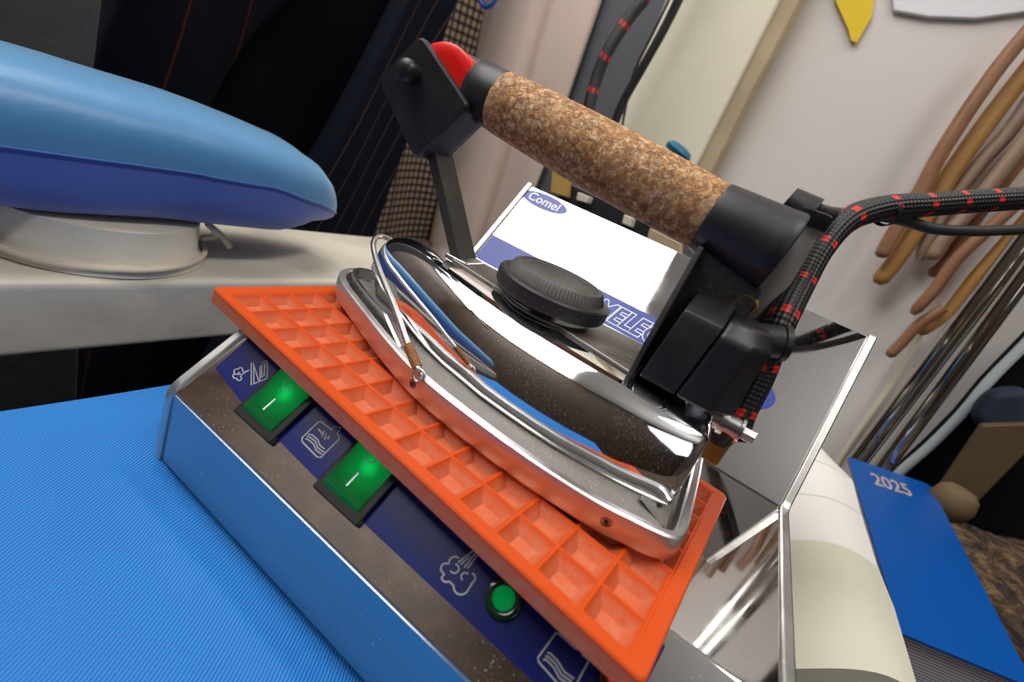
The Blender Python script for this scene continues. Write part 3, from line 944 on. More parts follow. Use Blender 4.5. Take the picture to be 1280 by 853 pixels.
# worn printing on the plate
b = MB(); rb = MB()
for k, (x, y, l_) in enumerate([(148, -15.0, 14), (149, -12.6, 15), (150, -10.2, 13), (151, -7.8, 14), (160, -17, 5), (161, -6.4, 6)]):
    b.box((x * MM, y * MM, (zpl(x) + 0.2) * MM), ((x + l_ * 0.7) * MM, (y + 0.5) * MM, (zpl(x) + 0.33) * MM))
for (x, y, l_) in [(136, -15.5, 3), (138, -13.6, 2.4), (141, -15, 3.5), (143, -12.8, 2)]:
    rb.box((x * MM, y * MM, (zpl(x) + 0.2) * MM), ((x + l_) * MM, (y + 0.7) * MM, (zpl(x) + 0.35) * MM))
b.build('printed_lines', mat('faded_print', (0.36, 0.33, 0.3), 0.6), plate, smooth=0)
rb.build('printed_warning', mat('faded_red', (0.4, 0.08, 0.07), 0.6), plate, smooth=0)

# dial
DX, DY = 0.1165, -0.002
DT = Matrix.Translation((DX, DY, 0)) @ Matrix.Rotation(math.radians(1.2), 4, 'Y')
b = MB(); b.lathe([(0.0215, 0.0458), (0.0215, 0.0468), (0.0205, 0.0470), (0.0195, 0.0465), (0.006, 0.0465), (0.0055, 0.0505)], DT, 48)
b.build('dial_base', M['worn_plate'], iron, smooth=35)
b = MB(); b.lathe([(0.0240, 0.0500), (0.0258, 0.0504), (0.0265, 0.0518), (0.0265, 0.0566), (0.0258, 0.0574), (0.0232, 0.0578), (0.0229, 0.0574), (0.012, 0.0574)], DT, 72)
dial = b.build('dial', M['dusty_black'], iron, smooth=35)
b = MB()
nk = 84
def knurl(z, r, amp):
    return [DT @ Vector(((r + (amp if k % 2 else -amp)) * math.cos(2 * PI * k / (2 * nk)), (r + (amp if k % 2 else -amp)) * math.sin(2 * PI * k / (2 * nk)), z)) for k in range(2 * nk)]
b.loft([knurl(0.0572, 0.0228, 0.00035), knurl(0.0612, 0.0212, 0.0003), knurl(0.0620, 0.0204, 0), knurl(0.0620, 0.0190, 0), knurl(0.0616, 0.0186, 0), knurl(0.0616, 0.0150, 0), knurl(0.0613, 0.0146, 0)])
b.build('dial_cap', M['knob_top'], dial, smooth=30)
b = MB()
for k in range(40):
    a = 2 * PI * k / 40
    if k % 9 == 0: continue
    for r0, r1 in ((0.0160, 0.0176 if k % 3 else 0.0182),):
        T2 = DT @ Matrix.Rotation(a, 4, 'Z')
        b.box((r0, -0.00022, 0.0614), (r1, 0.00022, 0.06175), T2)
b.build('dial_scale', mat('scale_print', (0.26, 0.25, 0.23), 0.6), dial, smooth=0)

# handle axis
HA, HB = Vector((0.060, 0, 0.1186)), Vector((0.163, 0, 0.1076))
hd = (HB - HA).normalized()
def HT(p):
    z = hd; x = Vector((0, 1, 0)); y = z.cross(x)
    T2 = Matrix((x, y, z)).transposed().to_4x4(); T2.translation = p
    return T2
ln = (HB - HA).length
b = MB()
b.lathe([(0.0128, 0.0)] + [(0.0129 + 0.0011 * math.sin(PI * t) ** 0.8 + 0.0003 * t, ln * t) for t in [0.01, 0.06, 0.14, 0.25, 0.38, 0.5, 0.62, 0.75, 0.86, 0.94, 0.99]] + [(0.0129, ln)], HT(HA), 64)
b.build('cork_grip', M['cork'], iron, smooth=60)
b = MB()
b.lathe([(0.0100, -0.0145), (0.0120, -0.0143), (0.0126, -0.0135), (0.0127, -0.001), (0.0127, 0.0004), (0.005, 0.0004)], HT(HA), 48)
b.build('sleeve', M['black_plastic'], iron, smooth=40)
b = MB()
b.lathe([(0.0095, -0.030), (0.0100, -0.0295), (0.0105, -0.016)], HT(HA + Vector((0, 0.0048, 0.0016))), 40)
b.build('sleeve_neck', M['black_plastic'], iron, smooth=40)
b = MB()
b.lathe([(0.0135, -0.0004), (0.0138, 0.001), (0.0146, 0.010), (0.0158, 0.024), (0.0163, 0.0275), (0.0158, 0.0285), (0.0135, 0.0290), (0.013, 0.027)], HT(HB), 64)
b.build('collar', M['black_plastic'], iron, smooth=40)

# front post: flat strap leaning forward
fp0, fp1 = onI(575, 328, -8), onI(549, 214, -8)
b = MB()
dv = Vector((fp1.x - fp0.x, 0, fp1.z - fp0.z)).normalized(); tn = Vector((-dv.z, 0, dv.x))
e0 = Vector((fp0.x, 0, fp0.z)) ; e1 = e0 + dv * 0.056
if tn.x > 0: tn = -tn
q = [(-0.0078, 0), (0.0085, 0)]
b.loft([[e + Vector((0, -0.0078, 0)), e + Vector((0, 0.0082, 0)), e + Vector((0, 0.0082, 0)) + tn * 0.0048, e + Vector((0, -0.0078, 0)) + tn * 0.0048] for e in (e0, e1)])
b.build('front_post', M['post_paint'], iron, smooth=0, bevel=0.0005)
b = MB(); b.box((e0.x - 0.009, -0.0085, 0.0455), (e0.x + 0.0035, 0.009, e0.z + 0.0012))
b.build('post_foot', M['wire_steel'], iron, smooth=0, bevel=0.001)

# switch housing: rounded block seen flat on
cr = [Vector((19.7, 131.6)), Vector((2.8, 108.2)), Vector((35.8, 81.5)), Vector((54.4, 111.9))]
hb = rounded(cr, [4, 5, 5, 3.5], 6)
b = MB()
cen = sum(cr, Vector((0, 0))) / 4
def hring(y, k): return [Vector(((cen.x + (p.x - cen.x) * k) * MM, y * MM, (cen.y + (p.y - cen.y) * k) * MM)) for p in hb]
b.loft([hring(-14.4, 0.97), hring(-15.0, 0.955), hring(-15.2, 0.93)][::-1] + [hring(-13.2, 1.0), hring(-11.2, 1.0)])
b.build('switch_plate', M['black_plastic'], iron, smooth=40, wn=True)
# the box behind it, open along the upper edge where the red wheel shows
ab = (cr[3] - cr[0]).normalized(); inn = Vector((ab.y, -ab.x)); 
if (cen - cr[0]).dot(inn) < 0: inn = -inn
cut = [cr[0] + inn * 3.2, cr[1], cr[2], cr[3] + inn * 0.8]
hb2 = rounded(cut, [3, 5, 5, 3], 6)
b = MB()
b.loft([[Vector((p.x * MM, y * MM, p.y * MM)) for p in hb2] for y in (-12.0, 4.0)])
b.build('switch_box', M['black_plastic'], iron, smooth=35, bevel=0.0012, seg=3, wn=True)
# back cheek of the housing
b = MB()
b.loft([[Vector(((cen.x + (p.x - cen.x) * 0.985) * MM, y * MM, (cen.y + (p.y - cen.y) * 0.985) * MM)) for p in hb] for y in (3.2, 6.0)])
b.build('switch_cheek', M['black_plastic'], iron, smooth=35, bevel=0.0008, wn=True)
# red thumb wheel between the cheeks
wc = (cr[0] * 0.49 + cr[3] * 0.51) + inn * 8.5
TW = Matrix.Translation((wc.x * MM, 0, wc.y * MM)) @ Matrix.Rotation(PI / 2, 4, 'X')
b = MB()
nk = 60
def wr(r, z, amp=0): return [TW @ Vector(((r + (amp if k % 2 else 0)) * math.cos(2 * PI * k / nk), (r + (amp if k % 2 else 0)) * math.sin(2 * PI * k / nk), z)) for k in range(nk)]
b.loft([wr(0.0140, 0.0108), wr(0.0178, 0.0106), wr(0.0186, 0.0100), wr(0.0187, 0.0088), wr(0.0182, 0.0080, 0.0002), wr(0.0180, -0.0010, 0.0002), wr(0.0174, -0.002)])
b.build('red_trigger', M['red_plastic'], iron, smooth=40)
b = MB()
kp = onI(508, 88, -20)
TK = Matrix.Translation((kp.x, 0, kp.z)) @ Matrix.Rotation(PI / 2, 4, 'X')
b.lathe([(0.0042, 0.0145), (0.0043, 0.0185), (0.0050, 0.0190), (0.0050, 0.0200), (0.0046, 0.0216), (0.0034, 0.0230), (0.0016, 0.0236)], TK, 36)
b.build('button', M['black_plastic'], iron, smooth=50)

# rear support between collar and body
b = MB()
rs = [(165.0, 41), (172.0, 41), (191, 44), (192.5, 92), (184, 97), (168, 99), (164.6, 90)]
rsv = rounded([Vector(p) for p in rs], [1, 1, 3, 5, 3, 3, 3], 4)
b.loft([[Vector((p.x * MM, y * MM * k, p.y * MM)) for p in rsv] for y, k in ((-9, 1), (9, 1))])
b.build('rear_support', M['dusty_black'], iron, smooth=35, bevel=0.0012)
# flange of the support (flared thin shell on the left of the terminal box)
b = MB()
shell = [Vector((165.0, -26)), Vector((167.2, -26)), Vector((167.2, 20)), Vector((165.0, 20))]
b.loft([[Vector((p.x * MM, p.y * MM * 0.98, z * MM)) for p in shell] for z in (41.5, 60)] + [[Vector((p.x * MM, p.y * MM * 0.85, 74 * MM)) for p in shell]] + [[Vector((p.x * MM, p.y * MM * 0.55, 97 * MM)) for p in shell]])
b.build('support_flange', M['dusty_black'], iron, smooth=0, bevel=0.0006)
# terminal box, two halves
def tb(xa, xb, xat, xbt, name, rb_=0.0):
    b = MB()
    secs = []
    prof_ = [(-26.5, 46.3), (-27.5, 47.5), (-27.0, 73.0), (-25.8, 76.0), (-10, 82.5), (-8, 82.5), (20, 80), (20, 46.3)]
    for f_ in (0, 1):
        secs.append([Vector(((xa + (xat - xa) * (z - 46) / 36 if f_ == 0 else xb + (xbt - xb) * (z - 46) / 36) * MM, y * MM, z * MM)) for y, z in prof_])
    b.loft(secs)
    return b.build(name, M['black_plastic'], iron, smooth=35, bevel=0.0016, seg=4)
tb(169.2, 183.2, 172.6, 187.0, 'terminal_box')
# right half has its outer corner cut back
b = MB()
def sec(y0, y1, sx):
    return None
prof_x = [(-27.5, 183.5, 197.0), (-22, 183.5, 203.5), (4, 183.5, 206.5), (18, 183.5, 206.0)]
rings = []
for z, top_ in ((46.3, 0), (60, 0.4), (73.5, 1), (79.0, 2)):
    sh = (z - 46.3) / 36 * 4.0
    yo = {0: 0, 0.4: 0, 1: 0, 2: 7}[top_]
    xs = {0: 0, 0.4: 0, 1: 0, 2: -3}[top_]
    rings.append([Vector(((183.5 + sh) * MM, (-27.5 + yo) * MM, z * MM)), Vector(((196.3 + sh * 0.4 + xs) * MM, (-27.2 + yo) * MM, z * MM)), Vector(((204.3 + xs) * MM, (-18 + yo) * MM, z * MM)),
                  Vector(((206.3 + xs) * MM, (4) * MM, z * MM)), Vector(((206 + xs) * MM, (18) * MM, z * MM)), Vector(((183.5 + sh) * MM, 18 * MM, z * MM))])
b.loft(rings)
b.build('terminal_box', M['black_plastic'], iron, smooth=35, bevel=0.0018, seg=4)
# wire hook above the box
b = MB()
hk = [onI(905, 382, -8), onI(921, 376, -8), onI(932, 369, -8), onI(943, 375, -8), onI(946, 385, -8), onI(941, 392, -8)]
b.tube(spline(hk, 5), 0.0011, 8)
b.build('wire_hook', M['brass'], iron, smooth=60)
# boss on the heel side
b = MB()
bp_ = onI(955, 425, 0); bp2 = onI(985, 430, 2)
TX = Matrix.Translation(bp_) @ (bp2 - bp_).normalized().to_track_quat('Z', 'Y').to_matrix().to_4x4()
b.lathe([(0.0062, -0.010), (0.0064, 0.0055), (0.0070, 0.0060), (0.0070, 0.0080), (0.0062, 0.0086)], TX, 36)
b.build('cord_boss', M['black_plastic'], iron, smooth=45)
# curved guard behind the box
b = MB()
gp = spline([onI(903, 372, 8), onI(950, 340, 8), onI(962, 370, 8), onI(962, 410, 8), onI(955, 470, 8)], 5)
# steam pipe with its clamp
ptop, pbot = onI(1012, 268, 22), onI(925, 425, 22)
pd = (ptop - pbot).normalized()
b = MB(); b.tube([pbot - pd * 0.012, pbot, ptop - pd * 0.004, ptop], [0.0062, 0.0066, 0.0066, 0.0066], 28)
b.build('steam_pipe', M['grey_pipe'], iron, smooth=50)
b = MB()
b.tube([ptop - pd * 0.0045, ptop - pd * 0.004, ptop + pd * 0.001, ptop + pd * 0.0015], [0.0078, 0.0082, 0.0082, 0.0076], 28)
b.build('pipe_clamp', M['black_plastic'], iron, smooth=40)
bb = MB(); lug = ptop - pd * 0.001
e = onI(982, 252, 22)
bb.tube([e, lug], [0.0062, 0.0080], 20)
bb.build('clamp_lug', M['black_plastic'], iron, smooth=50)

# steam inlet: brass block, union, nut
bz = onI(893, 566, -2)
b = MB(); b.box((bz.x - 0.0065, -0.004, bz.z - 0.0045), (bz.x + 0.0035, 0.008, bz.z + 0.011))
b.build('brass_block', M['brass'], iron, smooth=0, bevel=0.0012)
u0, u1 = onI(893, 522, -2), onI(938, 546, -2)
du = (u1 - u0).normalized()
b = MB(); b.tube([u0 - du * 0.004, u0 + du * 0.002, u0 + du * 0.0021, u0 + du * 0.0045, u0 + du * 0.0046, u0 + du * 0.0095, u0 + du * 0.0096, u0 + du * 0.0108], [0.0048, 0.0048, 0.0058, 0.0058, 0.0046, 0.0046, 0.0056, 0.0056], 24)
b.build('inlet_union', M['nut_steel'], iron, smooth=30)
b = MB(); b.tube([u0 + du * 0.0108, u1 + du * 0.0015], 0.0030, 6)
b.build('hex_nut', M['nut_steel'], iron, smooth=0, bevel=0.0003)
b = MB(); b.tube([u0 + du * 0.006 + Vector((0, 0.002, -0.009)), u0 + du * 0.006 + Vector((0, 0.002, -0.003))], [0.005, 0.0062], 20)
b.build('union_cap', M['black_plastic'], iron, smooth=40)

# retaining spring wire round the nose
wl = [(96.5, -54.5, 12.8), (94.5, -54.0, 14.5), (82, -48, 19), (66, -38.5, 24), (48, -28, 28), (31, -17, 32), (20.5, -8.5, 35.6), (17, 0, 37.4)]
wfull = wl + [(a, -c, d) for a, c, d in reversed(wl[:-1])]
wp = spline([Vector(p) * MM for p in wfull], 6)
b = MB(); b.tube(wp, 0.0014, 12)
sp = b.build('retaining_spring', M['wire_steel'], iron, smooth=60)
for sg in (-1, 1):
    a0, a1 = Vector((94.8, sg * 54.0, 14.3)) * MM, Vector((84.5, sg * 49.4, 18.2)) * MM
    b = MB(); d_ = (a1 - a0); u_ = d_.orthogonal().normalized(); w2 = d_.normalized().cross(u_)
    hel = [a0 + d_ * (k / 96) + (u_ * math.cos(k * 0.72) + w2 * math.sin(k * 0.72)) * 0.0018 for k in range(97)]
    b.tube(hel, 0.00045, 6)
    b.build('rusty_coil', M['rusty_wire'], sp, smooth=60)
    b = MB()
    c0 = Vector((97.5, sg * 55.5, 12.4)) * MM
    b.tube([c0 + Vector((0.0024 * math.cos(t), 0.0006 * math.sin(t), 0.0024 * math.sin(t))) for t in [2 * PI * k / 18 for k in range(18)]], 0.0006, 8, closed=True)
    b.build('spring_eye', M['wire_steel'], sp, smooth=60)

# ------------------------------------------------------------------ hoses and cables
def W(u, v, y): return IM @ onI(u, v, y)
def DP(u, v, d): return CAM_LOC + ray(u, v) * d          # point at camera depth d
hz = [IM @ (onI(915, 545, 6)), W(925, 515, 7), W(948, 470, 9), W(972, 410, 10), DP(1000, 355, 0.197), DP(1026, 310, 0.202), DP(1058, 276, 0.206), DP(1100, 261, 0.210), DP(1160, 256, 0.217), DP(1230, 251, 0.226), DP(1330, 247, 0.238), DP(1500, 250, 0.25), DP(1750, 330, 0.27), DP(1900, 600, 0.33)]
hp3 = spline(hz, 8)
b = MB(); b.tube(hp3, [0.0066 - 0.0011 * min(1, k / 40) for k in range(len(hp3))], 24)
tag(b.build('steam_hose', M['braid'], smooth=180), 'black braided hose with red flecks curving up from the iron heel', 'hose')
cz = [W(1022, 262, 24), DP(1040, 266, 0.205), DP(1070, 268, 0.213), DP(1105, 271, 0.2165), DP(1135, 277, 0.218), DP(1165, 286, 0.220), DP(1210, 289, 0.224), DP(1260, 288, 0.23), DP(1340, 286, 0.24), DP(1500, 295, 0.25), DP(1750, 380, 0.27), DP(1900, 640, 0.32)]
b = MB(); b.tube(spline(cz, 8), 0.0025, 16)
tag(b.build('power_cable', M['cable_rubber'], smooth=180), 'thin plain dark cable tied beneath the braided hose', 'cable')
tie_c = DP(1107, 264, 0.212)
b = MB()
tdir = (DP(1160, 256, 0.217) - DP(1058, 276, 0.206)).normalized()
uu = CAM_DOWN - tdir * CAM_DOWN.dot(tdir); uu.normalize(); ww = tdir.cross(uu)
ringp = [tie_c + uu * (0.0060 * math.cos(a)) + ww * 0.0059 * math.sin(a) for a in [2 * PI * k / 30 for k in range(30)]]
rings = []
for p in ringp:
    o_ = (p - tie_c).normalized()
    rings.append([p - tdir * 0.0013, p + tdir * 0.0013, p + tdir * 0.0013 + o_ * 0.0006, p - tdir * 0.0013 + o_ * 0.0006])
rings.append(rings[0])
b.loft(rings, False, False)
tt = b.build('cable_tie', M['black_plastic'], smooth=40)
tag(tt, 'black strap tying thin cable to the braided hose', 'cable tie')
# loops hanging in the background
hb3 = [on(u, v, 1, y) for u, v, y in [(900, -130, 0.60), (860, -80, 0.58), (812, -10, 0.55), (788, 20, 0.54), (762, 60, 0.53), (745, 100, 0.53), (734, 150, 0.53), (735, 200, 0.54), (760, 230, 0.56), (800, 240, 0.6)]]
b = MB(); b.tube(spline(hb3, 8), 0.0085, 18)
tag(b.build('hanging_hose', braid('braid_large', 0.043), smooth=180), 'braided hose with red flecks hanging before the grey panel', 'hose')
for k, (nm, lab, r, pp_) in enumerate([
    ('hanging_cable', 'thick plain black cable hanging right of the flecked hose', 0.0065, [(900, -100), (866, -40), (848, 0), (828, 40), (800, 90), (778, 130), (765, 170), (770, 210)]),
    ('hanging_cable', 'thin black wire hanging between flecked hose and thick cable', 0.002, [(880, -90), (850, -30), (836, 0), (818, 38), (792, 92), (781, 140), (775, 175)])]):
    b = MB(); b.tube(spline([on(u, v, 1, 0.60 + 0.02 * k) for u, v in pp_], 6), r, 14)
    tag(b.build(nm, M['black_plastic'], smooth=180), lab, 'cable')

# ------------------------------------------------------------------ sleeve board, its post and the cream arm
b = MB()
def beam_sec(y):
    q = rounded([(-0.250, -0.052), (-0.118, -0.050), (-0.119, -0.097), (-0.250, -0.100)], [0.008, 0.006, 0.005, 0.008], 5)
    return [Vector((p.x, y, p.y)) for p in q]
b.loft([beam_sec(y) for y in (-0.45, -0.2, 0, 0.2, 0.36)])
arm = b.build('table_arm', M['cream_paint'], smooth=40)
tag(arm, 'cream painted metal arm carrying the blue sleeve board', 'table frame')
b = MB(); b.box((-0.215, -0.43, -0.85), (-0.155, -0.37, -0.099)); b.build('leg', M['cream_paint'], arm, smooth=0, bevel=0.004)
b = MB(); b.box((-0.215, 0.28, -0.85), (-0.155, 0.34, -0.099)); b.build('leg', M['cream_paint'], arm, smooth=0, bevel=0.004)
sb = empty('sleeve_board', 'blue padded sleeve board pillow on a round cream post', 'sleeve board', Matrix.Translation((-0.180, 0.008, -0.050)))
b = MB()
b.lathe([(0.0600, 0.0005), (0.0600, 0.003), (0.0575, 0.0055), (0.0555, 0.008), (0.0548, 0.028)], None, 64)
b.build('post', M['cream_paint'], sb, smooth=45)
b = MB()
ck = [Vector(((0.0600 + 0.001 * math.sin(5 * a)) * math.cos(a), 0.0600 * math.sin(a), 0.0058 + 0.0012 * math.sin(3 * a))) for a in [2 * PI * k / 60 for k in range(60)]]
b.tube(ck, 0.0020, 8, closed=True)
b.build('cord', M['cream_cord'], sb, smooth=60)
b = MB()
kn = [(0.014, 0.056, 0.012), (0.018, 0.063, 0.016), (0.022, 0.060, 0.022), (0.016, 0.058, 0.024), (0.020, 0.066, 0.018), (0.025, 0.072, 0.010)]
b.tube(spline([Vector(p) for p in kn], 6), 0.0022, 8)
b.build('cord_knot', M['cream_cord'], sb, smooth=60)
# pillow in world coordinates -> local
off = Vector((0.180, -0.008, 0.050))
YS = [-0.42, -0.34, -0.24, -0.16, -0.09, -0.03, 0.02, 0.06, 0.09, 0.115, 0.135, 0.150, 0.161, 0.168, 0.172, 0.174]
def wid(y):
    if y < 0.04: return 0.050
    t = (y - 0.04) / 0.134
    return 0.050 * max(0.0, 1 - t ** 2.6) ** 0.5 + 0.002
def seamz(y):
    tab = [(-0.42, 0.002), (-0.05, 0.015), (0.04, 0.018), (0.09, 0.0175), (0.135, 0.008), (0.174, -0.005)]
    return interp(tab, y)
def topz(y):
    tab = [(-0.42, 0.050), (-0.03, 0.0545), (0.04, 0.0535), (0.08, 0.050), (0.115, 0.0445), (0.14, 0.036), (0.157, 0.0245), (0.168, 0.011), (0.174, 0.001)]
    return interp(tab, y)
def botz(y):
    tab = [(-0.42, -0.027), (-0.03, -0.0235), (0.03, -0.0215), (0.08, -0.0215), (0.11, -0.0215), (0.128, -0.0175), (0.14, -0.012), (0.160, -0.011), (0.174, -0.007)]
    return interp(tab, y)
yy = []
for a, c in zip(YS, YS[1:]):
    for k in range(4): yy.append(a + (c - a) * k / 4)
yy.append(YS[-1])
NT = 20
rt, rk, sm = [], [], []
for y in yy:
    wv_, sz, tz, bz_ = wid(y), seamz(y), topz(y), botz(y)
    ringt = []
    for k in range(NT + 1):
        a = PI * k / NT
        cx, sy = math.cos(a), math.sin(a)
        p = Vector((-0.180 + wv_ * math.copysign(abs(cx) ** 0.72, cx), y, sz + (tz - sz) * sy ** 0.80))
        p.z += 0.0006 * noise.noise(p * 40)
        ringt.append(p + off)
    rt.append(ringt)
    ringk = []
    for k in range(NT + 1):
        a = PI * k / NT
        cx, sy = math.cos(a), math.sin(a)
        wv2 = wv_ - 0.0006
        x = wv2 * math.copysign(abs(cx) ** 0.55, cx)
        zz_ = sz - 0.0006 + (bz_ - sz) * sy ** 0.62
        p = Vector((-0.180 + x, y, zz_))
        # hanging folds
        p.x += 0.0022 * math.sin(y * 60 + 2) * sy * (1 if cx > 0 else -1)
        p.z += 0.0012 * noise.noise(Vector((y * 30, k * 0.4, 1)))
        ringk.append(p + off)
    rk.append(ringk)
    sm.append(Vector((-0.180 + wv_ + 0.0002, y, sz)) + off)
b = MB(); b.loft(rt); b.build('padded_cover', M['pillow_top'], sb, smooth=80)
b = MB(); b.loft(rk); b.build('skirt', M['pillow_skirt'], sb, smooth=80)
b = MB(); b.tube(sm, 0.0008, 8); b.build('seam_piping', M['piping'], sb, smooth=60)

# ------------------------------------------------------------------ clothes on the rail (plane x = -0.48 seen from the front)
XC = -0.48
def garment(name, pix_top, pix_bot, x, m, label, cat, thick=0.03, amp=0.008, freq=38, seed=0, ztop=0.585, zbot=-0.6, group=None):
    """hanging cloth: its side edges pass through given photo points, closed solid with folds"""
    l0, r0 = on(*pix_top[0], 0, x), on(*pix_top[1], 0, x)
    l1, r1 = on(*pix_bot[0], 0, x), on(*pix_bot[1], 0, x)
    def edge(a, c, z):
        t = (z - a.z) / (c.z - a.z); t = max(-0.6, min(1.8, t)); return a.y + (c.y - a.y) * t
    piv = Vector((x, (l1.y + r1.y) / 2, 0))
    nz, nw = 40, 48
    rings = []
    for k in range(nz + 1):
        z = zbot + (ztop - zbot) * k / nz
        ya, yb = edge(l0, l1, z), edge(r0, r1, z)
        fr, bk = [], []
        for i in range(nw + 1):
            t = i / nw
            y = ya + (yb - ya) * t
            f = amp * math.sin(freq * (y + 0.12 * z) + seed) + amp * 1.2 * noise.noise(Vector((y * 11, z * 3.5, seed)))
            edge_r = thick * 0.5 * (math.sin(PI * min(1, max(0, t * 16)) / 2) if t < 0.5 else (math.sin(PI * min(1, (1 - t) * 16) / 2)))
            fr.append(Vector((x + f + edge_r, y, z)))
            bk.append(Vector((x + f * 0.5 - edge_r - 0.004, y, z)))
        rings.append(fr + bk[::-1])
    b = MB(); b.loft(rings)
    # object space for the weave: x across, z up
    T0 = Matrix.Translation(piv) @ Matrix.Rotation(-PI / 2, 4, 'Z')
    o = b.build(name, m, smooth=60, T=T0.inverted())
    o.matrix_world = T0
    return tag(o, label, cat, group)
garment('wool_jacket', [(-260, -40), (128, 0)], [(-260, 100), (116, 72)], XC + 0.06, M['grey_wool'], 'dark grey wool jacket hanging at the far left above the sleeve board', 'jacket', 0.06, 0.012, 30, 1.0)
garment('striped_jacket', [(120, 0), (350, 0)], [(100, 72), (250, 130)], XC - 0.03, M['navy_red_stripe'], 'dark navy jacket with faint red stripes beside the grey wool jacket', 'jacket', 0.06, 0.016, 34, 2.0)
garment('black_trousers', [(318, 0), (520, 0)], [(215, 110), (400, 210)], XC - 0.11, M['black_cloth'], 'black garment hanging between two dark striped garments', 'trousers', 0.05, 0.014, 40, 0.4)
garment('pinstripe_jacket', [(495, 0), (566, 0)], [(340, 285), (470, 292)], XC + 0.045, M['navy_pinstripe'], 'navy jacket with brown pinstripes hanging left of the checked tweed', 'jacket', 0.03, 0.007, 30, 3.1)
garment('tweed_jacket', [(520, -20), (598, 0)], [(430, 290), (548, 292)], XC - 0.03, M['tweed'], 'brown and black checked tweed garment hanging beside beige trousers', 'jacket', 0.05, 0.006, 28, 0.9)
# clothes rail
b = MB(); b.tube([(XC - 0.01, -0.6, 0.60), (XC - 0.01, YW - 0.02, 0.60)], 0.012, 16)
tag(b.build('clothes_rail', M['chrome_pipe'], smooth=60), 'chrome rail from which the dark garments hang', 'rail')
# beige trousers against the wall, drawn in the plane y = 0.62
def drape_y(name, pix, y, m, label, cat, thick=0.02, amp=0.01):
    (a0, a1), (b0, b1) = pix
    A0, A1, B0, B1 = on(*a0, 1, y), on(*a1, 1, y), on(*b0, 1, y), on(*b1, 1, y)
    rings = []
    zt, zb_ = 0.62, -0.5
    def e(a, c, z):
        t = (z - a.z) / (c.z - a.z); t = max(-0.8, min(1.5, t)); return a.x + (c.x - a.x) * t
    for k in range(41):
        z = zb_ + (zt - zb_) * k / 40
        xa, xb = e(A0, B0, z), e(A1, B1, z)
        fr, bk = [], []
        for i in range(41):
            t = i / 40; x = xa + (xb - xa) * t
            f = amp * math.sin(26 * x + 1.2 * z) + amp * noise.noise(Vector((x * 9, z * 3, 5)))
            f -= 0.018 * math.exp(-((t - 0.62) / 0.035) ** 2)
            er = thick * (math.sin(PI / 2 * min(1, t * 8)) if t < 0.125 else math.sin(PI / 2 * min(1, (1 - t) * 8)))
            fr.append(Vector((x, y - f - er * 0.5, z))); bk.append(Vector((x, y + er * 0.5 + 0.002, z)))
        rings.append(fr + bk[::-1])
    b = MB(); b.loft(rings)
    return tag(b.build(name, m, smooth=60), label, cat)
drape_y('beige_trousers', (((598, -10), (748, 0)), ((540, 290), (705, 130))), 0.655, M['beige_cloth'], 'pale beige trousers hanging between tweed and grey panel', 'trousers')
# blue ring of a hanger at the top edge
rc = on(611, -6, 1, 0.56)
b = MB(); b.tube([rc + Vector((0.017 * math.cos(a), 0, 0.017 * math.sin(a))) for a in [2 * PI * k / 32 for k in range(32)]], 0.0032, 10, closed=True)
tag(b.build('hanger_ring', M['blue_ring'], smooth=60), 'bright blue plastic ring at the top of the beige trousers', 'ring')
# small things behind the back plate
def small_box(name, pix, y, d, m, label, cat, bev=0.001):
    pts = [on(u, v, 1, y) for u, v in pix]
    b = MB(); b.prism(pts, (0, d, 0))
    return tag(b.build(name, m, bevel=bev, smooth=30), label, cat)
small_box('dark_case', [(700, 222), (846, 292), (846, 330), (690, 300)], 0.45, 0.10, M['black_plastic'], 'long dark case behind the top edge of the steel back plate', 'case', 0.003)
small_box('wooden_block', [(690, 212), (709, 218), (706, 246), (688, 240)], 0.435, 0.015, M['ochre'], 'small ochre wooden block behind the oval badge on the back plate', 'block')
small_box('ivory_clip', [(722, 240), (737, 246), (734, 254), (720, 250)], 0.438, 0.012, M['ivory'], 'ivory clip just right of the wooden block', 'clip')
small_box('ivory_clip', [(780, 268), (791, 273), (788, 284), (777, 279)], 0.438, 0.012, M['ivory'], 'ivory clip under the middle of the cork grip', 'clip')
small_box('tan_stick', [(812, 285), (850, 304), (850, 320), (808, 300)], 0.438, 0.012, M['tan_edge'], 'short tan wooden stick under the lower end of the cork grip', 'slat')
# teal cap
tc_ = on(846, 192, 1, 0.60)
b = MB(); b.lathe([(0.004, -0.004), (0.019, -0.002), (0.021, 0.004), (0.016, 0.010), (0.006, 0.012)], Matrix.Translation(tc_) @ Matrix.Rotation(0.3, 4, 'Y'), 28)
tag(b.build('teal_cap', M['teal'], smooth=50), 'dark teal round cap showing above the cork grip', 'cap')
# yellow pennant on the wall
pz = [(1040, -60), (1102, -60), (1090, 20), (1071, 53), (1064, 51), (1060, 36), (1044, 0)]
small_box('yellow_pennant', pz, YW - 0.006, 0.004, M['yellow'], 'yellow pointed pennant on the pale wall at the top', 'pennant', 0.0005)

